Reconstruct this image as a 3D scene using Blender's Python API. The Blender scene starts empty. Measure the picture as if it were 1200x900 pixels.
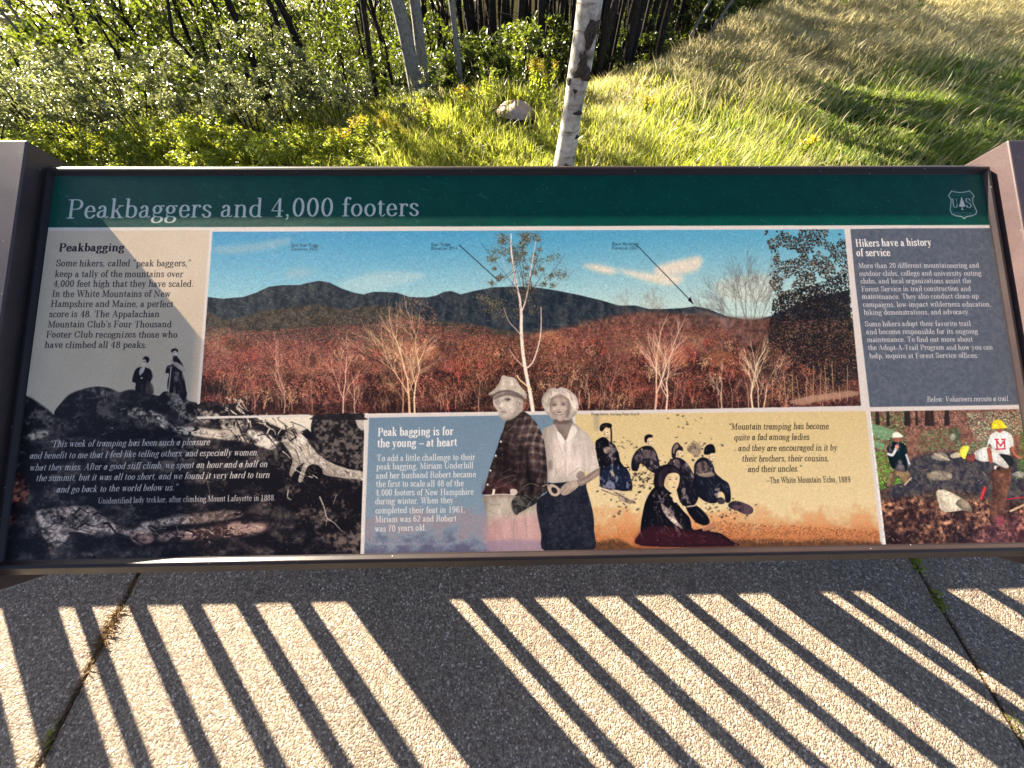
import bpy, math, random, time
import numpy as np
from mathutils import Vector, Matrix, Euler
T00=time.time()
SC=bpy.context.scene; COL=SC.collection
rad=math.radians
# ------------------------------------------------------------------ camera
FPX=440.0                                   # focal length in units of a 1200-wide frame
CR=np.array([[0.99981133,-0.01823342,0.00669714],[-0.01069905,-0.80469711,-0.59358916],[0.01621233,0.59340551,-0.80474037]])   # rows: right, down, forward
EYE=np.array([0.0,0.0,1.5])
cam_d=bpy.data.cameras.new('camera'); cam=bpy.data.objects.new('camera',cam_d); COL.objects.link(cam)
cam_d.sensor_fit='HORIZONTAL'; cam_d.sensor_width=36.0; cam_d.lens=36.0*FPX/1200; cam_d.clip_start=.02; cam_d.clip_end=400
m_=Matrix.Identity(4)
for i in range(3):
    m_[i][0]=CR[0][i]; m_[i][1]=-CR[1][i]; m_[i][2]=-CR[2][i]; m_[i][3]=EYE[i]
cam.matrix_world=m_; SC.camera=cam
# ------------------------------------------------------------------ light
SUN=Vector((-0.66060853,0.6190909,0.42464437)).normalized()
SUN_EL=math.asin(SUN.z); SUN_AZ=math.atan2(SUN.x,SUN.y)
W=bpy.data.worlds.new('World'); SC.world=W; W.use_nodes=True
nt=W.node_tree; nt.nodes.clear()
o_=nt.nodes.new('ShaderNodeOutputWorld'); b_=nt.nodes.new('ShaderNodeBackground'); s_=nt.nodes.new('ShaderNodeTexSky')
s_.sky_type='NISHITA'; s_.sun_disc=False; s_.sun_elevation=SUN_EL; s_.sun_rotation=SUN_AZ; s_.air_density=0.45; s_.dust_density=1.0; s_.ozone_density=0.0
b_.inputs[1].default_value=0.05
nt.links.new(s_.outputs[0],b_.inputs[0]); nt.links.new(b_.outputs[0],o_.inputs[0])
sd=bpy.data.lights.new('sun','SUN'); sd.energy=5.0; sd.angle=rad(.45); sd.color=(1.0,.885,.70)
so=bpy.data.objects.new('sun',sd); COL.objects.link(so); so.rotation_euler=SUN.to_track_quat('Z','Y').to_euler()
SC.view_settings.view_transform='Standard'; SC.view_settings.look='None'; SC.view_settings.gamma=1; SC.view_settings.use_curve_mapping=False
SC.view_settings.exposure=2.74
SC.cycles.max_bounces=6; SC.cycles.diffuse_bounces=3; SC.cycles.glossy_bounces=2; SC.cycles.transmission_bounces=4; SC.cycles.transparent_max_bounces=4
# ------------------------------------------------------------------ helpers
def ray(x,y): return CR.T@np.array([(x-600)/FPX,(y-450)/FPX,1.])
def on_plane(x,y,n,c):
    d=ray(x,y); return d*c/(d@np.array(n,float))+EYE
def on_ground(x,y,z=0.): return on_plane(x,y,(0,0,1),z-1.5)
def at_depth(x,y,Y): return on_plane(x,y,(0,1,0),Y)
def link(o,parent=None,loc=None):
    COL.objects.link(o)
    if parent: o.parent=parent
    if loc is not None: o.location=loc
    return o
def mesh(name,V,F,mat=None,parent=None,smooth=False,loc=None):
    me=bpy.data.meshes.new(name); me.from_pydata([tuple(map(float,v)) for v in V],[],[tuple(map(int,f)) for f in F]); me.update()
    if mat: me.materials.append(mat)
    if smooth: me.polygons.foreach_set('use_smooth',[True]*len(me.polygons))
    return link(bpy.data.objects.new(name,me),parent,loc)
def fast_mesh(name,V,idx,k,mat):
    """V (n,3) array, idx (m,k) faces all with k corners"""
    me=bpy.data.meshes.new(name); n=len(V); m=len(idx)
    me.vertices.add(n); me.vertices.foreach_set('co',np.ascontiguousarray(V,np.float32).ravel())
    me.loops.add(m*k); me.loops.foreach_set('vertex_index',np.ascontiguousarray(idx,np.int32).ravel())
    me.polygons.add(m); me.polygons.foreach_set('loop_start',np.arange(0,m*k,k,dtype=np.int32)); me.polygons.foreach_set('loop_total',np.full(m,k,np.int32))
    me.update(calc_edges=True); me.validate(); me.materials.append(mat)
    return me
def tag(o,label=None,cat=None,group=None,kind=None):
    if label: o['label']=label
    if cat: o['category']=cat
    if group: o['group']=group
    if kind: o['kind']=kind
    return o
def empty(name,loc=(0,0,0),rz=0):
    o=bpy.data.objects.new(name,None); COL.objects.link(o); o.location=loc; o.rotation_euler=(0,0,rz); o.empty_display_size=.1; return o
def dup(root,loc,rz=0,sc=1.0):
    c=root.copy(); COL.objects.link(c); c.location=loc; c.rotation_euler=(root.rotation_euler[0],root.rotation_euler[1],rz)
    c.scale=(sc,sc,sc) if not hasattr(sc,'__len__') else sc
    for k in root.children:
        d=k.copy(); COL.objects.link(d); d.parent=c
    return c
def box(a,b):
    (x0,y0,z0),(x1,y1,z1)=a,b
    return [(x0,y0,z0),(x1,y0,z0),(x1,y1,z0),(x0,y1,z0),(x0,y0,z1),(x1,y0,z1),(x1,y1,z1),(x0,y1,z1)],[(0,3,2,1),(4,5,6,7),(0,1,5,4),(1,2,6,5),(2,3,7,6),(3,0,4,7)]
def bevel(o,w_=.003,s=2):
    import bmesh
    bm=bmesh.new(); bm.from_mesh(o.data); bmesh.ops.bevel(bm,geom=bm.edges[:],offset=w_,segments=s,affect='EDGES',profile=.6); bm.to_mesh(o.data); bm.free(); return o
# ------------------------------------------------------------------ materials
class NT:
    def __init__(s,name,disp=False):
        s.m=bpy.data.materials.new(name); s.m.use_nodes=True; s.t=s.m.node_tree; s.t.nodes.clear()
        s.out=s.t.nodes.new('ShaderNodeOutputMaterial')
    def n(s,typ,**k):
        nd=s.t.nodes.new('ShaderNode'+typ)
        for a,v in k.items():
            if a.startswith('i_'):
                key=a[2:]; key=int(key) if key.isdigit() else key.replace('_',' ')
                nd.inputs[key].default_value=v
            else: setattr(nd,a,v)
        return nd
    def l(s,a,b,ai=0,bi=0): s.t.links.new(a.outputs[ai],b.inputs[bi])
    def ramp(s,src,stops,si=0):
        r=s.n('ValToRGB'); e=r.color_ramp.elements
        while len(e)<len(stops): e.new(.5)
        for x,(p,c) in zip(e,stops): x.position=p; x.color=(*c,1) if len(c)==3 else c
        s.l(src,r,si); return r
    def noise(s,scale,detail=4,rough=.6,coord='Object',vec=None):
        nz=s.n('TexNoise'); nz.inputs['Scale'].default_value=scale; nz.inputs['Detail'].default_value=detail; nz.inputs['Roughness'].default_value=rough
        if vec is None:
            tc=s.n('TexCoord'); s.t.links.new(tc.outputs[coord],nz.inputs['Vector'])
        else: s.t.links.new(vec,nz.inputs['Vector'])
        return nz
    def bsdf(s,**k):
        p=s.n('BsdfPrincipled')
        for a,v in k.items(): p.inputs[a.replace('_',' ')].default_value=v
        return p
    def bump(s,h,strength,dist=.01,prev=None,hi=0):
        b=s.n('Bump'); b.inputs['Strength'].default_value=strength; b.inputs['Distance'].default_value=dist
        s.t.links.new(h.outputs[hi],b.inputs['Height'])
        if prev: s.t.links.new(prev.outputs[0],b.inputs['Normal'])
        return b
    def done(s,sh): s.l(sh,s.out); return s.m
def mat_concrete():
    T=NT('exposed_aggregate'); tc=T.n('TexCoord')
    v=T.n('TexVoronoi'); v.inputs['Scale'].default_value=205; T.t.links.new(tc.outputs['Object'],v.inputs['Vector'])
    v2=T.n('TexVoronoi'); v2.inputs['Scale'].default_value=420; T.t.links.new(tc.outputs['Object'],v2.inputs['Vector'])
    sep=T.n('SeparateColor'); T.l(v,sep,1)
    col=T.ramp(sep,[(0,(.125,.092,.072)),(.42,(.205,.160,.118)),(.72,(.30,.24,.172)),(.93,(.37,.31,.23)),(1,(.70,.62,.54))])
    nl=T.noise(3.1,8,.72); cl=T.ramp(nl,[(.28,(.66,.63,.60)),(.45,(.94,.92,.90)),(.7,(1.10,1.07,1.02))])
    nf=T.noise(420,3); cf=T.ramp(nf,[(.35,(.72,.70,.70)),(.65,(1.2,1.2,1.2))])
    mx=T.n('MixRGB',blend_type='MULTIPLY'); mx.inputs[0].default_value=1; T.l(col,mx,0,1); T.l(cl,mx,0,2)
    m2=T.n('MixRGB',blend_type='MULTIPLY'); m2.inputs[0].default_value=1; T.l(mx,m2,0,1); T.l(cf,m2,0,2)
    p=T.bsdf(Roughness=.8); T.l(m2,p)
    b1=T.bump(v,.7,.004); b1.invert=True; b2=T.bump(v2,.3,.0016,b1); b2.invert=True; b3=T.bump(nf,.25,.002,b2)
    T.t.links.new(b3.outputs[0],p.inputs['Normal']); return T.done(p)
def mat_simple(name,c1,c2,scale=20,rough=.7,bump=.2,dist=.004,coord='Object',metal=0,spec=.5,detail=5):
    T=NT(name); nz=T.noise(scale,detail,.65,coord); r=T.ramp(nz,[(.32,c1),(.68,c2)])
    p=T.bsdf(Roughness=rough,Metallic=metal,Specular_IOR_Level=spec); T.l(r,p)
    b=T.bump(nz,bump,dist); T.t.links.new(b.outputs[0],p.inputs['Normal']); return T.done(p)
def mat_paint(name='bronze_powder_coat',g=1.0,sp=.4):
    T=NT(name); nz=T.noise(900,3,.7); nb=T.noise(5,4); r=T.ramp(nz,[(.3,(.045*g,.031*g,.031*g)),(.72,(.095*g,.066*g,.064*g))])
    rb=T.ramp(nb,[(.35,(.85,.85,.9)),(.7,(1.15,1.08,1.05))]); m=T.n('MixRGB',blend_type='MULTIPLY'); m.inputs[0].default_value=1; T.l(r,m,0,1); T.l(rb,m,0,2)
    vs=T.n('TexVoronoi'); vs.inputs['Scale'].default_value=62; tcs=T.n('TexCoord'); T.t.links.new(tcs.outputs['Object'],vs.inputs['Vector']); sk=T.ramp(vs,[(0,(1,1,1)),(.035,(1,1,1)),(.06,(0,0,0))]); m0=m; m=T.n('MixRGB',blend_type='MIX'); T.t.links.new(sk.outputs[0],m.inputs[0]); T.t.links.new(m0.outputs[0],m.inputs[1]); m.inputs[2].default_value=(.34,.31,.29,1)
    rr=T.ramp(nb,[(.3,(.32,.32,.32)),(.7,(.5,.5,.5))]); p=T.bsdf(Roughness=.42,Metallic=0.0,Specular_IOR_Level=sp,Coat_Weight=.1*g,Coat_Roughness=.25); T.l(m,p); T.t.links.new(rr.outputs[0],p.inputs['Roughness'])
    b=T.bump(nz,.22,.0006); T.t.links.new(b.outputs[0],p.inputs['Normal']); return T.done(p)
def mat_leaf(name,cols,trans=(.32,.42,.05),tw=.42,rough=.38,var=(.75,1.3),spec=.5):
    T=NT(name); g=T.n('NewGeometry'); 
    r=T.n('ValToRGB'); e=r.color_ramp.elements
    while len(e)<len(cols): e.new(.5)
    for i,(x,c) in enumerate(zip(e,cols)): x.position=i/(len(cols)-1); x.color=(*c,1)
    T.t.links.new(g.outputs['Random Per Island'],r.inputs[0])
    oi=T.n('ObjectInfo'); hs=T.n('HueSaturation'); mr=T.n('MapRange'); mr.inputs[3].default_value=var[0]; mr.inputs[4].default_value=var[1]
    T.t.links.new(oi.outputs['Random'],mr.inputs[0]); T.t.links.new(mr.outputs[0],hs.inputs['Value']); T.t.links.new(r.outputs[0],hs.inputs['Color'])
    p=T.bsdf(Roughness=rough,Specular_IOR_Level=spec); T.t.links.new(hs.outputs[0],p.inputs[0])
    tr=T.n('BsdfTranslucent'); mx=T.n('MixRGB',blend_type='MIX'); mx.inputs[0].default_value=.6; T.t.links.new(hs.outputs[0],mx.inputs[1]); mx.inputs[2].default_value=(*trans,1); T.l(mx,tr)
    ms=T.n('MixShader'); ms.inputs[0].default_value=tw; T.l(p,ms,0,1); T.l(tr,ms,0,2); return T.done(ms)
rnd=random.Random(5); ng=np.random.default_rng(5)
M_CON=mat_concrete(); M_PAINT=mat_paint(); M_FRAME=mat_paint('frame_dark_bronze',.30,.22)
M_SOIL=mat_simple('forest_soil',(.010,.010,.006),(.036,.032,.016),9,1.0,.3,.02,spec=0.0,detail=9)
M_BARK_D=mat_simple('dark_bark',(.012,.010,.008),(.045,.037,.031),30,.95,.8,.01,spec=.1,detail=6)
M_BARK_G=mat_simple('grey_bark',(.09,.085,.08),(.24,.23,.215),38,.85,.8,.008,detail=6)
M_WOOD=mat_simple('weathered_timber',(.10,.07,.045),(.2,.15,.1),14,.8,.3,.003)
M_ROCK=mat_simple('boulder_granite',(.44,.30,.26),(.70,.50,.43),26,.85,.6,.01,detail=8)
M_SCAR=mat_simple('birch_scar',(.008,.006,.006),(.10,.075,.055),60,.9,1,.01)
G_MID=[(.03,.055,.012),(.055,.09,.018),(.085,.13,.02),(.045,.075,.02)]
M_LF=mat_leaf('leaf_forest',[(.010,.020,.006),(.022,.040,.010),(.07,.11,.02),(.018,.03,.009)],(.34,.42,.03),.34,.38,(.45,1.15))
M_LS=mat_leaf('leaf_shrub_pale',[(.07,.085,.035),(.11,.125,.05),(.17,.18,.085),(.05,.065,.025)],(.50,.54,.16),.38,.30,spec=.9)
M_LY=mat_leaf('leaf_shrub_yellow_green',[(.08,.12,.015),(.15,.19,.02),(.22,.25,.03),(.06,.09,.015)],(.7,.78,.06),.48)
M_FL=mat_leaf('goldenrod_flower',[(.55,.38,.02),(.7,.5,.03),(.45,.3,.02)],(.8,.6,.05),.3,.6)
M_GG=mat_leaf('grass_green',[(.065,.105,.018),(.11,.16,.022),(.20,.23,.045),(.075,.12,.018)],(.44,.62,.08),.45,.45,(1,1))
M_GY=mat_leaf('grass_yellow',[(.13,.17,.02),(.22,.24,.03),(.34,.30,.08),(.10,.14,.02)],(.7,.75,.10),.45,.5,(1,1))
M_GT=mat_leaf('grass_tan',[(.34,.28,.15),(.46,.38,.22),(.26,.24,.09),(.18,.20,.05)],(.75,.66,.34),.48,.5,(1,1))
def mat_birch():
    T=NT('birch_bark'); tc=T.n('TexCoord'); mp=T.n('Mapping'); mp.inputs['Scale'].default_value=(4,4,26); T.t.links.new(tc.outputs['Object'],mp.inputs[0])
    n1=T.noise(1.0,5,.65,vec=mp.outputs[0]); r1=T.ramp(n1,[(.30,(.04,.034,.03)),(.37,(.34,.30,.27)),(.44,(.58,.55,.51)),(.75,(.74,.72,.69))])
    n2=T.noise(9,6,.7); r2=T.ramp(n2,[(.34,(.16,.13,.12)),(.5,(.72,.68,.64)),(.7,(1.02,1.0,.97))])
    m=T.n('MixRGB',blend_type='MULTIPLY'); m.inputs[0].default_value=.9; T.l(r1,m,0,1); T.l(r2,m,0,2)
    p=T.bsdf(Roughness=.6); T.l(m,p); b=T.bump(n2,.6,.01); b2=T.bump(n1,.35,.004,b); T.t.links.new(b2.outputs[0],p.inputs['Normal']); return T.done(p)
M_BIRCH=mat_birch()
# ------------------------------------------------------------------ ground
EX=[-30,-3,-1,0,1.1,1.8,3.4,4.7,6.0,8,12,30]; EY=[4.6,4.5,4.75,4.95,5.4,5.9,7.7,9.2,10.8,13.2,18,40]
def edge(x): return np.interp(x,EX,EY)
def tz(x,y):
    x=np.asarray(x,float); y=np.asarray(y,float)
    e=np.maximum(0,y-edge(x)-.1)
    drop=-np.minimum(.30*e,1.2+.12*e)*np.clip(1.1-.0*x,0,1)
    left=-.10*np.clip(-x-2.5,0,20)*np.clip((y-2)/3,0,1)
    b=.035*np.sin(x*1.7+y*.6)*np.cos(y*1.3-x*.4)+.02*np.sin(x*4.1)*np.sin(y*3.7+1)
    near=np.clip((y-1.3)/1.2,0,1)*np.clip((np.abs(x)>0)*1,0,1)
    z=-.05+drop+left+b*near
    return np.where((y<1.2),-.06,z)
xs=np.concatenate([np.linspace(-90,-12,14),np.linspace(-11.5,13,80),np.linspace(14,90,14)]); ys=np.concatenate([np.linspace(-60,-3,8),np.linspace(-2.5,1.1,6),np.linspace(1.25,14,60),np.linspace(15,120,26)])
X,Y=np.meshgrid(xs,ys); Z=tz(X,Y); n_x=len(xs)
F=[(j*n_x+i,j*n_x+i+1,(j+1)*n_x+i+1,(j+1)*n_x+i) for j in range(len(ys)-1) for i in range(n_x-1)]
gr=mesh('ground',np.c_[X.ravel(),Y.ravel(),Z.ravel()],F,M_SOIL,smooth=True); tag(gr,kind='structure')
pv=empty('pavement'); tag(pv,kind='structure')
jx=[-7.0,-4.165,-1.33,1.505,4.34,7.2]
for a,b in zip(jx[:-1],jx[1:]):
    o=mesh('slab',*box((a+.007,-3.2,-.12),(b-.007,1.12,0)),M_CON,pv); bevel(o,.006,2)
jb=mesh('joint_bed',*box((-7.0,-3.2,-.13),(7.2,1.1,-.035)),M_SOIL,pv)
# debris and weeds in the two joints
def strip_blades(name,pts,n,h,sp,mat,wd=.003,lean=.5):
    V=[];I=[]
    for q in range(n):
        x,y,z=pts(); a=rnd.uniform(0,6.28); L=h*rnd.uniform(.4,1.2); ln=rnd.uniform(0,lean)
        dx,dy=math.cos(a),math.sin(a); b=len(V); x+=rnd.gauss(0,sp); 
        V+= [(x-dy*wd,y+dx*wd,z),(x+dy*wd,y-dx*wd,z),(x+dx*L*ln*.4+dy*wd*.7,y+dy*L*ln*.4-dx*wd*.7,z+L*.55),(x+dx*L*ln,y+dy*L*ln,z+L)]
        I+=[(b,b+1,b+2),(b,b+2,b+3)]
    return mesh(name,V,I,mat)
M_DRY=mat_leaf('dry_litter',[(.14,.09,.04),(.22,.14,.06),(.10,.06,.03)],(.3,.2,.08),.2,.8)
tag(strip_blades('joint_litter',lambda:(-1.33,rnd.choice([rnd.uniform(-.25,.45),rnd.gauss(.10,.035)]),-.006),900,.016,.009,M_DRY,.0016,2.4),kind='stuff')
tag(strip_blades('joint_litter',lambda:(1.505,rnd.uniform(-.25,.12),-.012),300,.014,.005,M_DRY,.0014,2.4),kind='stuff')
def weed(x,y,n,label,s=.012):
    r=empty('weed',(x,y,-.01)); tag(r,label,'weed'); V=[];I=[]
    for q in range(n):
        a=rnd.uniform(0,6.28); d=rnd.uniform(.0,.022); px,py=math.cos(a)*d*.55,math.sin(a)*d*1.6; z=rnd.uniform(.006,.03); c,s2=math.cos(a),math.sin(a); b=len(V); L=s*rnd.uniform(.6,1.3)
        V+=[(px,py,z),(px+c*L*.5-s2*L*.35,py+s2*L*.5+c*L*.35,z+.003),(px+c*L,py+s2*L,z-.001),(px+c*L*.5+s2*L*.35,py+s2*L*.5-c*L*.35,z+.003)]; I+=[(b,b+1,b+2),(b,b+2,b+3)]
    mesh('leaf_cluster',V,I,M_LY,r); V=[];I=[]
    for q in range(5):
        a=rnd.uniform(0,6.28); b=len(V); V+=[(-.001,0,-.01),(.001,0,-.01),(math.cos(a)*.012,math.sin(a)*.03,.022)]; I+=[(b,b+1,b+2)]
    mesh('stem',V,I,M_GG,r); return r
p1=on_ground(1078,661); weed(1.505,p1[1],60,'small green weed sprouting in the right paving joint just below the sign frame')
p1=on_ground(1098,704); weed(1.503,p1[1],60,'leafy green weed further down the right paving joint',.011)
p1=on_ground(1190,845); weed(1.505,p1[1],16,'thin sprig of weed at the sunlit lower end of the right paving joint',.009)
p1=on_ground(54,862); weed(-1.333,p1[1],24,'tiny dark weed in the left paving joint near the picture edge',.008)
# ------------------------------------------------------------------ the sign
PO=np.array([-0.72104601,0.64077237,-0.29104238])+EYE; PW,PHH=1.52,0.59262354; TI=rad(30)
PU=np.array([1.,0,0]); PV=np.array([0,-math.cos(TI),-math.sin(TI)]); PN=np.array([0,-math.sin(TI),math.cos(TI)])
def SP(u,v,n): return PO+PU*u+PV*v+PN*n
PO0=PO-EYE
def pan(x,y):
    d=ray(x,y); s=(PO0@PN)/(d@PN); Q=d*s-PO0; return Q@PU/PW, Q@PV/PHH
def panv(x,y):
    d=np.c_[(np.asarray(x)-600)/FPX,(np.asarray(y)-450)/FPX,np.ones(len(x))]@CR; s=(PO0@PN)/(d@PN); Q=d*s[:,None]-PO0; return Q@PU/PW,Q@PV/PHH
SIGN=empty('interpretive_sign',(PO[0]+PW/2,.65,0)); tag(SIGN,'low slanted interpretive panel in a dark bronze frame between two boxy side arms','sign')
BASE=np.array([PO[0]+PW/2,.65,0.])
def smesh(name,V,F,mat,par=SIGN,**k): return mesh(name,[np.array(v)-BASE for v in V],F,mat,par,**k)
CW,CH=3000,1170
rg=np.random.default_rng(7)
cv=np.zeros((CH,CW,3),np.float32)
def Mpt(x,y):
    u,v_=pan(x,y); return u*CW, v_*CH
def MP(pts): return np.array([Mpt(*p) for p in pts],np.float64)
def vnoise(cell,seed,cy=None):
    r=np.random.default_rng(seed); cy=cy or cell
    gh,gw=int(CH/cy)+3,int(CW/cell)+3
    g=r.random((gh,gw)).astype(np.float32)
    y=np.arange(CH)/cy; x=np.arange(CW)/cell
    y0=y.astype(int); x0=x.astype(int); fy=(y-y0).astype(np.float32)[:,None]; fx=(x-x0).astype(np.float32)[None]
    fy=fy*fy*(3-2*fy); fx=fx*fx*(3-2*fx)
    a=g[y0]*(1-fy)+g[y0+1]*fy
    return a[:,x0]*(1-fx)+a[:,x0+1]*fx
def fbm(cell,seed,n=4,cy=None):
    t=0;w=0;k=1.0
    for i in range(n):
        t=t+vnoise(max(cell/2**i,1.2),seed+i,None if cy is None else max(cy/2**i,1.2))*k; w+=k;k*=.6
    t=t/w
    return np.clip((t-.5)*2.2+.5,0,1)
NF=fbm(9,1,3); NM=fbm(34,11,4); NL=fbm(150,21,4); NG=vnoise(1.6,31); NH=fbm(60,41,4,14)
NS=fbm(14,51,3,46)
NB=fbm(80,81,3,34)
NR=1-np.abs(2*fbm(70,61,4,44)-1); CRK=np.clip((NR-.86)*9,0,1); NT_=1-np.abs(2*fbm(26,71,3,18)-1); CRK2=np.clip((NT_-.88)*7,0,1)
def blur(m,r):
    r=int(r)
    if r<1: return m
    for _ in range(2):
        for ax in (0,1):
            p=np.pad(m,[(r+1,r) if a==ax else (0,0) for a in (0,1)],mode='edge').cumsum(ax)
            n=m.shape[ax]
            m=(np.take(p,np.arange(2*r+1,2*r+1+n),ax)-np.take(p,np.arange(0,n),ax))/(2*r+1)
    return m
def smooth(P,n=6,closed=True):
    P=np.asarray(P,float); N=len(P); out=[]
    rng_=range(N) if closed else range(N-1)
    for i in rng_:
        if closed: a,b,c,d=P[i-1],P[i],P[(i+1)%N],P[(i+2)%N]
        else: a,b,c,d=P[max(i-1,0)],P[i],P[i+1],P[min(i+2,N-1)]
        for t in np.arange(n)/n:
            out.append(.5*((2*b)+(c-a)*t+(2*a-5*b+4*c-d)*t*t+(3*b-a-3*c+d)*t**3))
    if not closed: out.append(P[-1])
    return np.array(out)
def fill(C,ss=3,soft=0):
    """coverage mask of a closed polygon in canvas px -> (y0,y1,x0,x1,mask)"""
    pad=int(soft*2)+2
    x0=max(int(C[:,0].min())-pad,0); x1=min(int(C[:,0].max())+pad+1,CW)
    y0=max(int(C[:,1].min())-pad,0); y1=min(int(C[:,1].max())+pad+1,CH)
    if x1<=x0 or y1<=y0: return None
    if (x1-x0)*(y1-y0)>4e5: ss=2
    h,w=(y1-y0)*ss,(x1-x0)*ss
    g=np.zeros((h,w+1),np.int16)
    Q=(C-[x0,y0])*ss
    for (ax,ay),(bx,by) in zip(Q,np.roll(Q,-1,0)):
        if ay==by: continue
        if ay>by: ax,ay,bx,by=bx,by,ax,ay
        r0=max(int(np.ceil(ay-.5)),0); r1=min(int(np.ceil(by-.5)),h)
        if r1<=r0: continue
        r=np.arange(r0,r1); xx=ax+(r+.5-ay)*(bx-ax)/(by-ay)
        c=np.clip(np.ceil(xx-.5).astype(int),0,w)
        g[r,c]^=1
    m=(np.bitwise_xor.accumulate(g[:,:w],1)).astype(np.float32).reshape(y1-y0,ss,x1-x0,ss).mean((1,3))
    if soft: m=blur(m,soft)
    return y0,y1,x0,x1,m
def C3(c): return np.array(c,np.float32)/255
def comp(F,col,a=1.0,tex=None,col2=None,nz=.0):
    if F is None: return
    y0,y1,x0,x1,m=F; s=cv[y0:y1,x0:x1]
    m=(m*a)[...,None]
    if col2 is not None:
        t=tex[y0:y1,x0:x1][...,None]; c=C3(col)*(1-t)+C3(col2)*t
    else: c=C3(col)
    if nz: c=c*(1+nz*(NF[y0:y1,x0:x1,None]-.5)*2)
    s[...]=s*(1-m)+c*m
def P(pts,col,a=1.0,soft=0,sm=True,tex=None,col2=None,nz=0,n=6,raw=False,shade=0):
    c=np.asarray(pts,float) if raw else MP(pts)
    if sm: c=smooth(c,n)
    F=fill(c,soft=soft); comp(F,col,a,tex,col2,nz)
    if shade and F is not None:
        y0,y1,x0,x1,m=F; ex=np.ptp(c,0); r=max(1,int(min(ex)*.16)); b=blur(np.pad(m,r),r)[r:-r,r:-r]
        b=np.roll(b,(0,int(r*.5)),(0,1))
        k=m*a*shade*np.clip(1.02-b,0,1); fold=np.clip((NS[y0:y1,x0:x1]*.55+NM[y0:y1,x0:x1]*.45-.52)*3,-1,1)*m*a
        s=cv[y0:y1,x0:x1]; s*=(1-k*1.1)[...,None]; s*=(1+fold*shade*.42)[...,None]
    return F
def E(cx,cy,rx,ry,col,a=1.0,soft=0,rot=0,**k):
    t=np.linspace(0,2*np.pi,18)[:-1]; c,s=np.cos(rot),np.sin(rot)
    x=rx*np.cos(t);y=ry*np.sin(t)
    return P(list(zip(cx+x*c-y*s,cy+x*s+y*c)),col,a,soft,sm=False,**k)
def seg(ax,ay,bx,by,ra,rb,col,a=1.0):
    r=max(ra,rb)+1.2
    x0=max(int(min(ax,bx)-r),0);x1=min(int(max(ax,bx)+r)+2,CW);y0=max(int(min(ay,by)-r),0);y1=min(int(max(ay,by)+r)+2,CH)
    if x1<=x0 or y1<=y0: return
    X=np.arange(x0,x1)[None]+.5-ax; Y=np.arange(y0,y1)[:,None]+.5-ay
    dx,dy=bx-ax,by-ay; L=dx*dx+dy*dy+1e-9
    t=np.clip((X*dx+Y*dy)/L,0,1)
    d=np.hypot(X-t*dx,Y-t*dy)
    m=(np.clip((ra+(rb-ra)*t)-d+.5,0,1)*a)[...,None]
    s=cv[y0:y1,x0:x1]; s[...]=s*(1-m)+np.asarray(col,np.float32)*m
def S(pts,w,col,a=1.0,w2=None,sm=True):
    """stroke; widths in photo px"""
    c=MP(pts)
    if sm and len(c)>2: c=smooth(c,4,False)
    w2=w if w2 is None else w2; n=len(c)-1; k=2.65/2
    for i in range(n):
        seg(*c[i],*c[i+1],(w+(w2-w)*i/n)*k,(w+(w2-w)*(i+1)/n)*k,C3(col),a)
def dabs(X,Y,cols,sz=2,ln=0,ang=0,al=1.0):
    """X,Y photo px arrays -> small marks"""
    u,v_=panv(X,Y); x=(u*CW).astype(int); y=(v_*CH).astype(int)
    cols=np.asarray(cols,np.float32)/255
    ci=cols[rg.integers(0,len(cols),len(x))]*(.8+.4*rg.random((len(x),1))).astype(np.float32)
    s_=rg.random(len(x)); an=ang+rg.normal(0,.5,len(x))
    steps=max(1,int(ln))
    for k in range(steps):
        ox=(np.cos(an)*k).round().astype(int); oy=(np.sin(an)*k).round().astype(int)
        for i in range(sz):
            for j in range(sz):
                if sz>2 and (i in(0,sz-1)) and (j in (0,sz-1)): continue
                ok=(s_<(.45 if (i==sz-1 or j==sz-1) else 1))
                xx=np.clip(x+i+ox,0,CW-1)[ok]; yy=np.clip(y+j+oy,0,CH-1)[ok]
                cv[yy,xx]=cv[yy,xx]*(1-al)+ci[ok]*al
def inpoly(poly,n):
    poly=np.array(poly,float); x0,y0=poly.min(0);x1,y1=poly.max(0)
    X=rg.uniform(x0,x1,n);Y=rg.uniform(y0,y1,n); c=np.zeros(n,bool)
    for (ax,ay),(bx,by) in zip(poly,np.roll(poly,-1,0)):
        if ay==by: continue
        c^=((ay>Y)!=(by>Y))&(X<(bx-ax)*(Y-ay)/(by-ay)+ax)
    return X[c],Y[c]
def tree(x,y,ang,L,w,dep,col,spread=.55,a=.9,kids=3,curl=.15,taper=.72):
    k=2.65
    x2=x+np.cos(ang)*L; y2=y-np.sin(ang)*L
    mx=(x+x2)/2+rg.normal(0,L*.04); my=(y+y2)/2
    A,B,D=Mpt(x,y),Mpt(mx,my),Mpt(x2,y2)
    c=C3(col)*(.85+.3*rg.random())
    seg(*A,*B,w*k/2,w*.85*k/2,c,a); seg(*B,*D,w*.85*k/2,w*taper*k/2,c,a)
    if dep<=0: return
    for i in range(kids):
        t=rg.uniform(.45,1.0) if i else 1.0
        xx,yy=x+(x2-x)*t,y+(y2-y)*t
        na=ang+(rg.normal(0,curl) if i==0 else rg.choice([-1,1])*rg.uniform(.5,1)*spread)
        tree(xx,yy,na,L*(rg.uniform(.72,.9) if i==0 else rg.uniform(.5,.8)),w*(taper if i==0 else taper*.65),dep-1,col,spread,a,kids,curl,taper)
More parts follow.
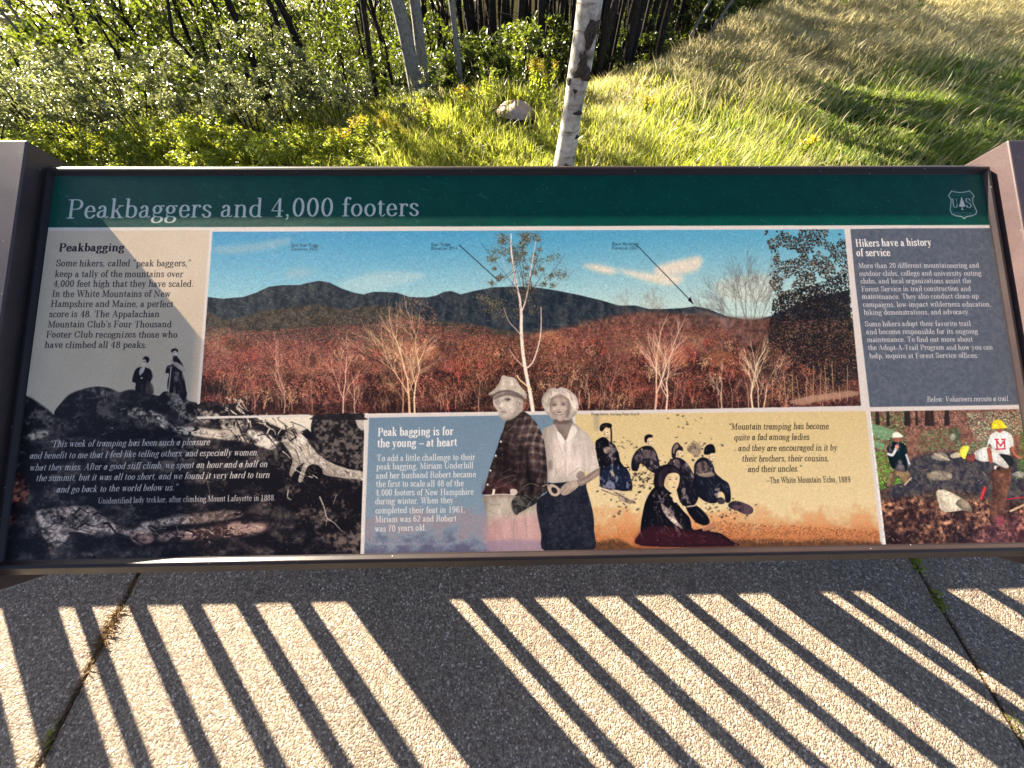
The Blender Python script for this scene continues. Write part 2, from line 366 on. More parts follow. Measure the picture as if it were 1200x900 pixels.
# ---------------------------------------------------------------- lettering
GL={}
def G(ch,adv,s): GL[ch]=(adv,s)
G('a',49,'L 32 32 32 8;c 11 37 13 49 32 50 32 32;d 11.5 37 4.2;c 32 28 18 27 7 24 7 12;c 7 12 7 -2 25 -3 32 10;k 32 8 33 -1 41 -1 45 5')
G('b',52,'L 12 3 12 73;h 3 12 73;c 12 38 20 50 44 50 44 23;c 44 23 44 -4 20 -4 12 8')
G('c',45,'c 38 37 32 50 8 51 8 23;c 8 23 8 -6 34 -5 40 10;d 36.5 36 4.2')
G('d',54,'L 41 2 41 73;h 32 41 73;h 41 50 0;c 41 38 33 50 8 50 8 23;c 8 23 8 -4 33 -4 41 8')
G('e',47,'t 8 25 39 25;c 39 25 40 54 8 55 8 23;c 8 23 8 -6 34 -6 40 11')
G('f',32,'L 15 1 15 58;c 15 58 15 74 26 76 32 69;d 31.5 67 4;h 4 28 46;h 5 27 0')
G('g',49,'o 21 31 13.5 15;k 13 19 5 14 6 6 15 5;L 15 4 33 2;c 33 2 46 0 42 -20 20 -20;c 20 -20 0 -20 2 -2 14 4;k 31 42 35 47 40 48 43 45;d 43.5 44 3.4')
G('h',56,'L 13 1 13 73;h 4 13 73;h 4 22 0;c 13 36 22 50 42 52 42 30;L 42 30 42 1;h 33 51 0')
G('i',29,'L 14 1 14 46;h 5 14 46;h 5 23 0;d 14 65 5')
G('j',28,'L 14 -8 14 46;h 5 14 46;c 14 -8 14 -20 4 -22 1 -16;d 2 -15 4;d 14 65 5')
G('k',54,'L 13 1 13 73;h 4 13 73;h 4 22 0;t 14 18 40 46;h 31 49 46;L 25 29 42 1;h 33 52 0')
G('l',29,'L 14 1 14 73;h 5 14 73;h 5 23 0')
G('m',84,'L 13 1 13 46;h 4 13 46;h 4 22 0;c 13 36 20 50 40 52 40 30;L 40 30 40 1;h 32 48 0;c 40 36 50 50 68 52 68 30;L 68 30 68 1;h 60 77 0')
G('n',57,'L 13 1 13 46;h 4 13 46;h 4 22 0;c 13 36 22 50 42 52 42 30;L 42 30 42 1;h 33 51 0')
G('o',50,'o 25 23 17 23.5')
G('p',54,'L 13 -21 13 46;h 4 13 46;h 4 22 -21;c 13 38 20 50 45 50 45 23;c 45 23 45 -4 20 -4 13 8')
G('q',54,'L 41 -21 41 46;h 32 50 -21;c 41 38 33 50 8 50 8 23;c 8 23 8 -4 33 -4 41 8')
G('r',40,'L 13 1 13 46;h 4 13 46;h 4 23 0;c 13 34 18 46 28 50 33 44;d 33.5 41 4.6')
G('s',42,'c 33 37 30 50 9 51 9 36;c 9 36 9 24 34 25 34 11;c 34 11 34 -5 10 -5 7 11')
G('t',34,'L 14 8 14 56;h 4 28 46;k 14 7 14 -4 26 -3 31 6;t 14 60 7 47')
G('u',57,'L 13 12 13 46;h 4 13 46;c 13 12 13 -4 34 -4 42 10;L 42 1 42 46;h 33 42 46;h 42 51 0')
G('v',50,'L 11 45 26 3;t 26 3 40 45;h 3 20 46;h 32 48 46')
G('w',73,'L 11 45 25 3;t 25 3 37 44;L 36 45 50 3;t 50 3 63 45;h 3 20 46;h 28 44 46;h 55 71 46')
G('x',50,'L 10 45 40 1;t 12 1 38 45;h 3 20 46;h 30 46 46;h 3 20 0;h 31 48 0')
G('y',50,'L 11 45 27 2;t 40 45 24 -10;k 24 -10 20 -21 10 -24 6 -17;d 7 -16 4;h 3 20 46;h 32 48 46')
G('z',44,'t 8 46 38 46;L 35 44 10 2;t 7 0 38 0;t 38 0 39 11;t 8 46 7 36')
G('A',72,'t 12 1 34 70;L 35 69 58 1;t 20 24 50 24;h 3 22 0;h 47 69 0')
G('B',68,'L 16 1 16 71;h 5 40 71;h 5 42 0;c 38 71 57 71 57 39 36 38;t 16 38 38 38;c 38 38 64 38 64 0 40 0')
G('C',70,'c 60 50 56 74 10 80 10 36;c 10 36 10 -8 56 -6 61 20;t 61 50 61 70')
G('D',74,'L 17 1 17 71;h 5 38 71;h 5 38 0;c 36 71 62 73 64 52 64 36;c 64 36 64 20 62 -1 36 0')
G('E',66,'L 17 1 17 71;h 5 56 71;h 5 58 0;t 17 37 42 37;t 56 71 57 54;t 58 0 60 19;t 43 45 43 29')
G('F',62,'L 17 1 17 71;h 5 56 71;h 5 30 0;t 17 37 42 37;t 56 71 57 54;t 43 45 43 29')
G('G',76,'c 60 50 56 74 10 80 10 36;c 10 36 10 -8 50 -6 58 10;t 61 50 61 70;L 59 2 59 28;h 48 68 29')
G('H',80,'L 17 1 17 71;L 62 1 62 71;h 5 29 71;h 5 29 0;h 50 74 71;h 50 74 0;t 17 36 62 36')
G('I',38,'L 19 1 19 71;h 7 31 71;h 7 31 0')
G('L',62,'L 17 1 17 71;h 5 29 71;h 5 56 0;t 56 0 58 22')
G('M',92,'t 16 1 16 70;L 18 69 44 4;t 44 4 70 70;L 74 1 74 71;h 4 27 0;h 62 87 0;h 5 18 71;h 72 87 71')
G('N',80,'t 16 1 16 70;L 18 69 60 3;t 62 2 62 71;h 5 27 0;h 5 20 71;h 52 73 71')
G('O',74,'o 37 36 26 36')
G('P',64,'L 17 1 17 71;h 5 38 71;h 5 29 0;c 36 71 61 72 61 34 36 34;t 17 34 36 34')
G('R',72,'L 17 1 17 71;h 5 38 71;h 5 29 0;c 36 71 60 72 60 37 36 37;t 17 37 36 37;c 38 37 58 36 50 2 60 1;h 60 68 2')
G('S',58,'c 47 52 44 77 10 78 10 54;c 10 54 10 36 49 38 49 18;c 49 18 49 -6 12 -6 8 20;t 47 52 47 71;t 8 20 8 1')
G('T',68,'L 33 1 33 71;h 6 60 71;t 6 71 5 52;t 60 71 61 52;h 22 44 0')
G('U',76,'L 16 22 16 71;h 5 28 71;c 16 22 16 -6 60 -6 60 24;t 60 24 60 71;h 50 70 71')
G('V',70,'L 12 70 36 3;t 36 3 58 70;h 3 24 71;h 48 68 71')
G('W',98,'L 12 70 32 3;t 32 3 50 70;L 48 70 68 3;t 68 3 86 70;h 3 24 71;h 39 60 71;h 76 96 71')
G('Y',68,'L 12 70 34 34;t 34 34 56 70;L 34 1 34 34;h 3 24 71;h 46 66 71;h 23 45 0')
G('0',54,'o 27 36 17.5 35.5')
G('1',54,'L 28 1 28 66;t 28 70 15 60;h 15 41 0')
G('2',54,'c 11 54 12 76 45 76 43 52;c 43 52 42 34 14 22 9 3;c 9 4 20 12 32 -6 43 8;d 13 54 4.5')
G('3',54,'c 12 58 16 76 43 76 41 54;c 41 54 41 42 32 38 22 38;c 22 38 44 38 45 22 45 18;c 45 18 45 -6 14 -6 10 14;d 13 57 4;d 12 15 4')
G('4',54,'t 34 70 6 22;t 6 22 48 22;L 35 1 35 70;h 24 46 0')
G('5',54,'L 14 70 42 69;t 14 70 12 38;c 12 38 24 50 45 46 45 22;c 45 22 45 -6 14 -6 9 12')
G('6',54,'c 42 62 30 78 10 70 9.5 26;o 27 22 17 21')
G('7',54,'L 8 69 45 69;c 46 69 30 48 22 30 22 2;t 8 70 7 56')
G('8',54,'o 27 54 14.5 16;o 27 19 17.5 18.5')
G('9',54,'o 27 49 17 21;c 44.5 46 44 8 26 -8 12 9')
G('.',25,'d 11 4.5 5'); G(',',25,'d 11 4.5 5;k 14 3 15 -4 12 -9 8 -12'); G(':',27,'d 13 4.5 5;d 13 41 5')
G('“',40,'d 12 58 4.6;k 9 60 8 68 11 71 15 73;d 28 58 4.6;k 25 60 24 68 27 71 31 73')
G('”',40,'d 12 69 4.6;k 15 67 16 60 13 56 9 54;d 28 69 4.6;k 31 67 32 60 29 56 25 54')
G('’',24,'d 11 69 4.6;k 14 67 15 60 12 56 8 54'); G('-',32,'h 5 27 22;h 5 27 24'); G('–',54,'h 2 52 23;h 2 52 25'); G(' ',27,'')
G('~a',52,'L 38 46 35 8;o 20 23 13 22;k 35 8 35 -1 42 -1 48 8')
_seg={}
def glyph_segs(ch,bold,sans):
    key=(ch,bold,sans)
    if key in _seg: return _seg[key]
    rx,ry=(8.0,2.5) if bold else (5.2,1.9)
    tx=2.8 if bold else 2.1
    if sans: rx=ry=tx=3.6
    out=[]
    for cmd in GL[ch][1].split(';'):
        if not cmd: continue
        k,*a=cmd.split(); a=list(map(float,a))
        if k=='L': out.append((*a,rx,ry))
        elif k=='t': out.append((*a,tx,ry))
        elif k=='h':
            if sans and abs(a[1]-a[0])<26: continue
            out.append((a[0],a[2],a[1],a[2],ry,ry))
        elif k=='d':
            r=a[2]*(1.25 if bold else 1); out.append((a[0],a[1],a[0]+.01,a[1],r,r))
        else:
            if k=='o':
                t=np.linspace(0,2*np.pi,17); pts=np.c_[a[0]+a[2]*np.cos(t),a[1]+a[3]*np.sin(t)]; r=rx
            else:
                t=np.linspace(0,1,8)[:,None]; q=np.array(a).reshape(4,2)
                pts=(1-t)**3*q[0]+3*t*(1-t)**2*q[1]+3*t*t*(1-t)*q[2]+t**3*q[3]; r=rx if k=='c' else tx
            for p,q2 in zip(pts[:-1],pts[1:]): out.append((*p,*q2,r,ry))
    _seg[key]=out; return out
_gc={}
def glyph(ch,sx,sy,bold,it,sans):
    key=(ch,round(sx,1),round(sy,1),bold,it,sans)
    if key in _gc: return _gc[key]
    segs=glyph_segs(ch,bold,sans); adv=GL[ch][0]
    pad=4; x0=int(-.22*sx)-pad; x1=int((adv/100+.25)*sx)+pad; y0=int(-.82*sy)-pad; y1=int(.28*sy)+pad
    Y=-(np.arange(y0,y1)[:,None]+.5)/sy*100; X=(np.arange(x0,x1)[None]+.5)/sx*100-(Y*.24 if it else 0)
    m=np.zeros((y1-y0,x1-x0),np.float32)
    for ax,ay,bx,by,rx,ry in segs:
        u=(X-ax)/rx; v_=(Y-ay)/ry+0*X; du,dv=(bx-ax)/rx,(by-ay)/ry
        t=np.clip((u*du+v_*dv)/(du*du+dv*dv+1e-9),0,1)
        eu=u-t*du; ev=v_-t*dv; d=np.sqrt(eu*eu+ev*ev)+1e-6
        g=np.sqrt((eu/rx)**2+(ev/ry)**2)/d*100/((sx+sy)/2)
        m=np.maximum(m,np.clip(.5+(1-d)/np.maximum(g,1e-6),0,1))
    _gc[key]=(x0,y0,m); return _gc[key]
def text(s,ax,ay,bx,xh,col=(20,20,22),bold=False,it=False,sans=False,by=None,a=1.0,wear=0.0):
    """baseline from photo point (ax,ay) to x=bx; xh = x-height in photo px"""
    by=ay if by is None else by
    A=np.array(Mpt(ax,ay)); B=np.array(Mpt(bx,by))
    top=np.array(Mpt(ax,ay-xh)); sy=abs(A[1]-top[1])/.47
    track=1 if not bold else 3
    chars=['~a' if (it and c=='a') else c for c in s]
    tot=sum(GL[c][0]+track for c in chars)/100
    sx=(B[0]-A[0])/tot
    x=A[0]
    for c in chars:
        if c!=' ':
            gx,gy,m=glyph(c,sx,sy,bold,it,sans)
            px=int(round(x+gx)); py=int(round(A[1]+(B[1]-A[1])*(x-A[0])/(B[0]-A[0]+1e-9)+gy))
            h,w=m.shape
            q0,q1=max(py,0),min(py+h,CH); p0,p1=max(px,0),min(px+w,CW)
            if q1>q0 and p1>p0:
                mm=m[q0-py:q1-py,p0-px:p1-px]*a
                if wear: mm=mm*np.clip(1.35-wear*2*NF[q0:q1,p0:p1],0,1)
                mm=mm[...,None]; s_=cv[q0:q1,p0:p1]; s_[...]=s_*(1-mm)+C3(col)*mm
        x+=(GL[c][0]+track)/100*sx
def restore(keep,poly):
    """undo everything painted outside poly since keep"""
    Fk=fill(MP(poly)); mk=np.zeros((CH,CW,1),np.float32); mk[Fk[0]:Fk[1],Fk[2]:Fk[3],0]=Fk[4]
    cv[:]=keep*(1-mk)+cv*mk
def clumps(poly,k,n,r,cols,sz=2,al=.85,ln=2):
    cx,cy=inpoly(poly,k*4); cx,cy=cx[:k],cy[:k]; i=rg.integers(0,len(cx),n); q=rg.normal(0,1,(n,2))*r*rg.uniform(.5,1.3,(len(cx),1))[i]
    X,Y=cx[i]+q[:,0],cy[i]+q[:,1]*.7; dabs(X,Y,cols,sz,ln,-.8,al)
# ================================================================ LAYOUT
BEI=(204,190,168); WHI=(214,206,198); GRN=(4,78,66)
cv[:]=C3(WHI)
allp=[(-40,150),(1300,150),(1300,700),(-60,700)]
P([(-40,150),(1300,150),(1300,263.6),(1159,263.6),(57,266.5),(-60,266.5)],GRN,sm=False,tex=NM,col2=(3,70,62))
# beige block
P([(-20,270.5),(247,269.8),(232,472),(225,540),(-60,540)],BEI,sm=False,tex=NL,col2=(196,182,158))
# ---- big landscape photograph
LS=[(249,271.5),(989.5,268.5),(1009,475.5),(560,484),(430,486),(232,489)]
F=fill(MP(LS)); y0,y1,x0,x1,m=F
yy=np.linspace(0,1,y1-y0)[:,None,None]; xx=np.linspace(0,1,x1-x0)[None,:,None]
tt=np.clip(yy/.42,0,1)
sky=C3((62,138,178))*(1-tt)+C3((158,196,200))*tt
sky=sky*(1-xx*.7*(1-tt))+C3((118,172,186))*xx*.7*(1-tt)
sky=sky*(1-np.clip(tt*xx*1.1-.1,0,1)*.55)+C3((205,208,186))*np.clip(tt*xx*1.1-.1,0,1)*.55
mm=m[...,None]; cv[y0:y1,x0:x1]=cv[y0:y1,x0:x1]*(1-mm)+sky*mm
for cl in [([(252,290),(300,285),(340,279),(332,288),(290,296),(256,297)],(150,170,175),.55),([(335,318),(360,314),(365,322),(340,326)],(170,175,175),.35),([(395,335),(420,324),(450,318),(500,322),(470,334),(430,343)],(170,195,195),.6),
    ([(683,311),(700,310),(722,316),(718,321),(700,318)],(225,205,180),.85),([(722,316),(760,320),(800,324),(790,334),(760,330)],(225,208,184),.8),([(770,312),(800,304),(822,301),(818,316),(795,322),(770,322)],(226,206,182),.8),([(840,330),(900,322),(900,350),(850,350)],(214,212,190),.5)]:
    P(cl[0],cl[1],cl[2],soft=7)
ridge=[(243,348),(262,350),(285,348),(300,343),(315,336),(332,334),(350,334),(363,331),(374,329),(386,331),(400,338),(415,343),(426,345),(437,342),(450,342),(465,343),(480,348),(500,348.5),(512,346),(520,342),(529,341),(540,345),(555,341),(580,336.5),(605,336),(630,337),(650,340),(680,346),(705,352),(725,358),(745,358),(760,362),(780,362),(800,361),(815,359),(830,362),(850,370),(880,376),(905,370),(950,350),(995,340)]
_keep=cv.copy(); _lsm=F
P(ridge+[(1005,480),(232,488)],(34,44,54),sm=False,tex=np.clip(NS*.6+NF*.5-.1,0,1),col2=(76,80,82))
for _i in range(420):
    x=rg.uniform(245,900); y0_=np.interp(x,[q[0] for q in ridge],[q[1] for q in ridge]); y=y0_+rg.uniform(1.5,34); L=rg.uniform(2,7); t_=rg.normal(1.1,.5)
    S([(x,y),(x+np.cos(t_)*L,y+np.sin(t_)*L*.6)],rg.uniform(.4,1.1),[(92,96,96),(26,34,42),(70,80,84),(110,104,98)][_i%4],.5)
P([(236,372),(270,376),(300,366),(340,360),(370,356),(400,362),(440,358),(470,362),(500,375),(540,378),(600,388),(660,392),(720,380),(760,368),(800,370),(830,366),(870,380),(1005,380),(1005,478),(236,486)],(54,52,48),sm=True,tex=NF,col2=(92,84,74),soft=3)
P([(236,392),(300,388),(350,392),(420,382),(470,372),(520,386),(560,394),(640,388),(700,374),(760,366),(850,372),(1005,385),(1005,478),(236,486)],(80,58,52),soft=6,tex=NF,col2=(134,98,86))
P([(236,440),(300,430),(400,440),(520,430),(700,420),(1005,400),(1005,478),(236,486)],(40,28,26),soft=8,tex=NF,col2=(96,62,54),a=.75)
red=[(158,88,78),(140,76,72),(176,112,94),(108,62,58),(86,54,52),(188,134,112)]
for _i in range(90):
    x=rg.uniform(245,1000); y=rg.uniform(392,470); E(x,y,rg.uniform(10,28),rg.uniform(6,16),[(206,134,92),(178,146,110),(96,76,66),(52,38,36),(196,104,88),(120,104,84)][_i%6],.42,soft=7,rot=rg.uniform(-.4,.4))
for poly,n,cols in [([(238,395),(300,388),(350,384),(420,380),(430,470),(238,480)],15000,red),([(420,385),(560,380),(600,400),(700,380),(860,385),(900,470),(430,478)],22000,red[:5]+[(150,110,70),(60,44,38)]),
    ([(238,380),(330,362),(460,370),(520,400),(400,400),(238,400)],5000,[(92,84,74),(60,58,56),(120,98,84),(44,48,50)]),
    ([(540,400),(640,395),(700,420),(690,478),(540,480)],9000,[(150,124,88),(104,82,58),(60,42,34),(130,66,58),(40,30,28)]),
    ([(236,440),(1005,425),(1005,478),(236,484)],20000,[(30,22,22),(52,34,32),(24,20,24),(120,70,60)])]:
    X,Y=inpoly(poly,int(n*1.6)); dabs(X,Y,cols,2,2,.6)
cols_f=[(210,136,108),(184,112,88),(222,170,130),(150,108,84),(128,92,70),(196,104,86)]
for i in range(150):
    t=i/150; x=rg.uniform(240,1000); y=398+84*t**.8+rg.normal(0,3)+(12 if 540<x<660 else 0); r_=7+10*t; c=cols_f[rg.integers(6)]
    E(x,y-r_*.1,r_*.9,r_*.8,(44,30,30),.5,soft=5)
    for q in range(2): tree(x+rg.normal(0,2),y+r_*.6,np.pi/2+rg.normal(0,.2),r_*.55,.55+.7*t,3,c,.7,.6)
    n=int(90*r_/10); aa=rg.uniform(0,6.283,n); rr=np.sqrt(rg.random(n)); X=x+np.cos(aa)*rr*r_; Y=y-r_*.55+np.sin(aa)*rr*r_*.75; k=(Y<479)&(X>240)&(X<1003)
    dabs(X[k],Y[k],[c,tuple(int(v*.6) for v in c),tuple(min(255,int(v*1.2)) for v in c)],2,2,rg.uniform(-1,1),.8)
# dark hollows
for hx,hy,r in [(438,462,14),(300,470,18),(250,455,12),(690,455,18),(840,455,22),(940,440,26),(560,470,16),(650,470,16),(980,455,18)]:
    X,Y=hx+rg.normal(0,r*.8,500),hy+rg.normal(0,r*.4,500); k=(Y<476)&(X<1003); dabs(X[k],Y[k],[(24,20,22),(36,28,28)],3,1)
for i in range(70):
    x=rg.uniform(245,1000); tree(x,rg.uniform(474,484),np.pi/2+rg.normal(0,.12),rg.uniform(8,20),rg.uniform(.5,1.0),2,[(206,156,132),(182,120,104),(214,180,150)][i%3],.6,.6)
for i in range(1500):
    x=rg.uniform(242,1002); y=rg.uniform(405,480); L=rg.uniform(3,11); a_=np.pi/2+rg.normal(0,.5)
    if rg.random()<.9: S([(x,y),(x+np.cos(a_)*L,y-np.sin(a_)*L)],rg.uniform(.3,.6),[(210,168,146),(176,120,104),(150,110,96),(44,30,32),(196,150,130)][i%5],.6)
def folds(poly,n,cols,ang=1.4,L=6,w=.7,a_=.6):
    X,Y=inpoly(poly,n*4)
    for x,y in list(zip(X,Y))[:n]:
        t=ang+rg.normal(0,.5); l=rg.uniform(.4,1.2)*L; S([(x,y),(x+np.cos(t)*l*.5+rg.normal(0,.5),y+np.sin(t)*l*.5),(x+np.cos(t)*l,y+np.sin(t)*l)],rg.uniform(.4,1)*w,cols[rg.integers(len(cols))],rg.uniform(.4,1)*a_)
def crown(cx,cy,rx,ry,n,cols,sz=2,al=.8,ln=2):
    r=np.sqrt(rg.random(n)); t=rg.uniform(0,6.283,n)
    X=cx+rx*r*np.cos(t);Y=cy+ry*r*np.sin(t); q=rg.random((n,))<.9
    g=Mpt
    k=(Y>272)&(Y<476)&(X<1000)&q
    dabs(X[k],Y[k],cols,sz,ln,-.8,al)
for cx,cy,rx,ry,cols in [(335,430,30,34,red),(400,440,26,32,red),(285,432,24,26,red[1:4]),(483,390,34,42,[(196,134,96),(170,104,76),(214,160,120),(120,84,64)]),(745,400,36,34,[(150,96,80),(180,124,100),(120,70,62)]),(665,410,30,26,red),(560,420,26,28,[(170,96,76),(190,120,90)])]:
    crown(cx,cy,rx,ry,1500,cols,2,.7)
for x,y,L,w,c,d in [(333,485,28,1.3,(220,170,150),4),(298,484,18,.9,(200,130,116),3),(402,484,25,1.6,(226,190,160),4),(416,484,16,1.4,(220,180,150),3),(480,484,40,2.4,(236,196,152),5),(486,484,36,1.8,(240,206,164),5),(472,483,24,1.2,(226,180,136),4),
    (561,480,18,1.0,(176,140,116),3),(768,479,31,2.6,(232,190,160),4),(781,479,31,2.2,(236,200,172),5),(715,470,20,1.0,(190,140,120),3),(690,478,18,1.0,(200,170,140),3),(846,478,20,1.3,(214,186,160),3),(858,478,18,.9,(180,140,120),3),(882,478,29,2.4,(228,206,168),4),(889,477,22,1.6,(226,200,168),4),(895,477,24,1.4,(214,190,160),4),(915,470,20,1.0,(180,120,104),3),(975,440,12,1.0,(210,170,130),2),(950,468,16,1.0,(196,160,120),3),(800,476,14,.9,(170,120,104),3),(655,440,14,.8,(200,160,140),2)]:
    tree(x,y,np.pi/2+rg.normal(0,.06),L,w,d,c,.5,.85)
# bare grey tree right of centre and fine twigs above the ridge
for x,y,a_,L,w in [(868,402,1.75,30,1.1),(872,400,1.5,34,1.2),(878,398,1.35,32,1.0),(864,405,2.0,26,.9),(884,395,1.2,26,.9),(850,410,2.1,22,.8)]:
    tree(x,y,a_,L,w,5,(84,74,72),.45,.75,3,.1,.7)
for x in (745,760,735,775): tree(x,385,np.pi/2+rg.normal(0,.25),16,.7,4,(128,104,92),.6,.6)
crown(850,345,44,34,900,[(96,84,80),(130,104,92)],1,.5); crown(755,352,30,16,700,[(140,108,94),(110,90,80)],1,.6)
# tall birch
BC=[(70,68,54),(104,94,74),(50,52,46),(150,138,112)]
clumps([(575,276),(625,273),(650,300),(663,325),(655,340),(630,345),(600,345),(575,335),(568,300)],46,3600,3.6,BC,2,.85,2)
clumps([(560,345),(600,340),(640,345),(655,340),(640,360),(600,375),(570,372)],26,1500,3.4,BC,2,.8,2)
clumps([(580,275),(625,274),(628,300),(612,310),(590,300)],14,900,3,BC,2,.85,2)
S([(625,486),(622,465),(617,440),(613,415),(611,390),(611,370)],4.2,(238,214,196),w2=3.4); S([(611,370),(609,350),(604,330),(601,310),(599,290),(599,274)],3.2,(232,206,190),w2=1.2)
S([(611,366),(616,352),(620,330),(624,305),(628,282)],1.6,(222,196,180),w2=.7); S([(616,432),(624,425),(631,405),(634,385),(634,360)],2.0,(226,200,184),w2=.8); S([(614,430),(604,420),(596,408)],1.1,(210,180,164),w2=.6)
S([(612,395),(605,386),(596,376),(590,360)],1.2,(200,176,160),w2=.5); S([(623,456),(610,446),(606,440)],1.4,(240,210,160)); S([(605,332),(594,318),(588,300)],.9,(190,170,160),w2=.4)
for q in range(26): S([(600+rg.uniform(0,22),rg.uniform(290,380)),(600+rg.normal(10,22),rg.uniform(280,360))],.5,(60,52,48),.7)
# dark leafy tree at right
X,Y=inpoly([(893,270),(990,268),(1002,400),(960,410),(930,395),(912,350),(900,330),(905,300)],9000); k=NM[(panv(X,Y)[1]*CH).astype(int)%CH,(panv(X,Y)[0]*CW).astype(int)%CW]>.36
dabs(X[k],Y[k],[(34,36,34),(52,50,44),(84,70,58),(26,28,32),(120,100,80)],4,2)
X,Y=inpoly([(905,350),(990,320),(1004,440),(985,452),(930,420),(900,400)],9000); dabs(X,Y,[(34,34,34),(54,46,42),(30,28,32)],4,2)
X,Y=inpoly([(895,380),(1000,370),(1004,470),(900,470)],5000); dabs(X,Y,[(40,32,32),(110,84,66),(150,120,94),(60,46,40)],2,2)
for q in range(12): S([(905+q*8,470),(904+q*8+rg.normal(0,3),rg.uniform(420,455))],.8,(196,158,120),.8)
P([(925,470),(960,462),(1000,458),(1003,464),(960,470),(940,475)],(176,140,118),.8,soft=2)
S([(745,286),(811,354)],.9,(24,28,34),sm=False); P([(813,357),(806,352),(809,348)],(20,20,26),sm=False); S([(538,287),(582,327)],.9,(24,28,34),sm=False)
P([(815,362),(840,368),(857,375),(860,381),(851,384),(838,372),(820,366)],(176,160,156),.22,soft=3)
for s_,x,y,xb in [('East Scar Ridge',341,289,373),('Elevation 3620',341,293.5,372.5),('Scar Ridge',505,288,528),('Elevation 3774',505,292.6,536),('Black Mountain',717,287.5,749),('Elevation 2937',717,292.2,748)]:
    text(s_,x,y,xb,2.2,(24,36,44),sans=True)
restore(_keep,LS)
# white rules round the landscape
def rule(a,b,w=3.4,col=WHI): S([a,b],w,col,sm=False)
# ---- rocks, lower left (black-and-white photograph)
P([(232,489),(330,487.5),(430,486),(428,540),(330,540),(232,520)],(206,198,178),sm=False)
RK=[(-30,470),(22,462),(33,466),(45,474),(55,481),(63,486),(64,482),(70,474),(82,463),(95,457),(112,453),(128,455),(138,460),(150,457),(166,458),(178,462),(186,464),(192,459),(203,459),(210,465),(222,470),(236,472),(250,471),(262,474),(276,473),(285,480),(296,484),(304,492),(316,492),(330,500),(345,503),(352,497),(365,507),(375,521),(400,533),(432,541),(432,672),(-40,672)]
_rkeep=cv.copy()
P(RK,(26,23,28),n=3,tex=np.clip((NB*.6+NM*.4-.36)*2,0,1)*(.35+.65*NF)*(1-CRK),col2=(112,102,96))
def rock(pts,light,dark=(24,21,25),thr=.45,k=4,a=1.0,soft=3,N=None,n=4):
    N=NM if N is None else N
    P(pts,dark,a,soft,tex=np.clip((NB*.35+N*.3+NF*.13+NT_*.22-thr+.02)*k*.9,0,1)*(1-CRK)*(1-.6*CRK2),col2=light,n=n)
def ZR(pts): return [(x/2.765,410+y/2.765) for x,y in pts]
def rk(pts,light,dark=(28,25,28),thr=.45,k=2.6,a_=1.0,soft=2,cr=.8,n=4):
    P(ZR(pts),dark,a_,soft,tex=np.clip((NB*.4+NM*.25+NF*.35-thr)*k,0,1)*(1-cr*CRK)*(1-.5*CRK2),col2=light,n=n)
rk([(185,235),(192,190),(218,150),(262,130),(312,121),(360,127),(398,150),(412,185),(400,225),(340,250),(260,255),(200,250)],(98,90,86),thr=.40)
rk([(225,165),(262,140),(320,130),(372,138),(330,152),(270,168)],(150,142,132),thr=.30,a_=.8)
rk([(392,150),(420,130),(470,136),(512,152),(545,165),(520,185),(470,190),(415,180)],(72,66,64),thr=.42)
rk([(62,160),(92,152),(130,176),(172,212),(160,250),(110,268),(64,262)],(130,118,108),thr=.42,cr=1)
rk([(70,282),(110,268),(156,262),(150,280),(100,292)],(190,178,160),thr=.22)
rk([(410,196),(440,188),(486,196),(530,216),(552,244),(600,258),(560,268),(512,244),(470,226),(424,216)],(216,204,186),thr=.24)
rk([(536,140),(576,136),(606,160),(622,186),(650,215),(668,236),(640,236),(600,222),(560,196),(540,168)],(150,140,130),thr=.30)
rk([(600,180),(618,172),(640,190),(652,210),(628,212),(608,200)],(30,26,28),a_=1,thr=.9)
rk([(640,190),(700,178),(760,184),(792,210),(812,240),(772,262),(716,250),(668,232)],(202,190,172),thr=.30,cr=1)
rk([(622,178),(672,172),(716,186),(700,200),(660,196)],(70,62,60),thr=.35)
rk([(572,250),(650,252),(720,262),(790,272),(850,290),(905,320),(870,322),(800,300),(720,290),(640,280),(580,268)],(210,198,180),thr=.22,cr=1)
rk([(700,262),(740,248),(776,262),(770,280),(720,278)],(186,174,158),thr=.25)
rk([(800,262),(840,262),(880,280),(912,316),(880,320),(830,296)],(226,216,200),thr=.12,cr=.4)
P(ZR([(830,214),(900,212),(1010,212),(1012,240),(980,262),(930,262),(880,240)]),(218,208,188),.95,soft=1,n=3)
P(ZR([(1008,240),(1022,216),(1060,208),(1172,207),(1178,240),(1178,384),(1130,378),(1066,350),(1024,316),(1010,280)]),(34,30,32),n=3,tex=np.clip((NF*.6+NM*.4-.42)*3,0,1),col2=(104,96,90)); P(ZR([(1150,214),(1178,214),(1178,260),(1160,250)]),(214,204,188),.8,soft=1,n=3)
rk([(900,300),(940,330),(952,380),(940,410),(948,430),(930,470),(905,420),(890,360)],(120,110,102),thr=.35)
P(ZR([(926,262),(948,250),(964,256),(996,296),(1026,334),(1066,362),(1120,384),(1180,396),(1180,424),(1120,416),(1050,404),(1034,376),(1006,372),(990,400),(978,428),(966,424),(978,384),(984,366),(960,384),(944,412),(938,396),(948,356),(930,320),(912,296)]),(224,213,196),n=3,shade=.3,tex=np.clip((NS*.5+NF*.5-.4)*3,0,1),col2=(176,164,148))
P(ZR([(1002,374),(1036,378),(1046,402),(1026,416),(998,420),(986,408)]),(26,22,24),n=3); folds(ZR([(915,290),(960,256),(1066,362),(1180,400),(1178,420),(1040,400),(970,420),(950,380)]),110,[(110,98,90),(70,60,56),(244,236,220),(150,138,126)],.75,10,1.0,.75)
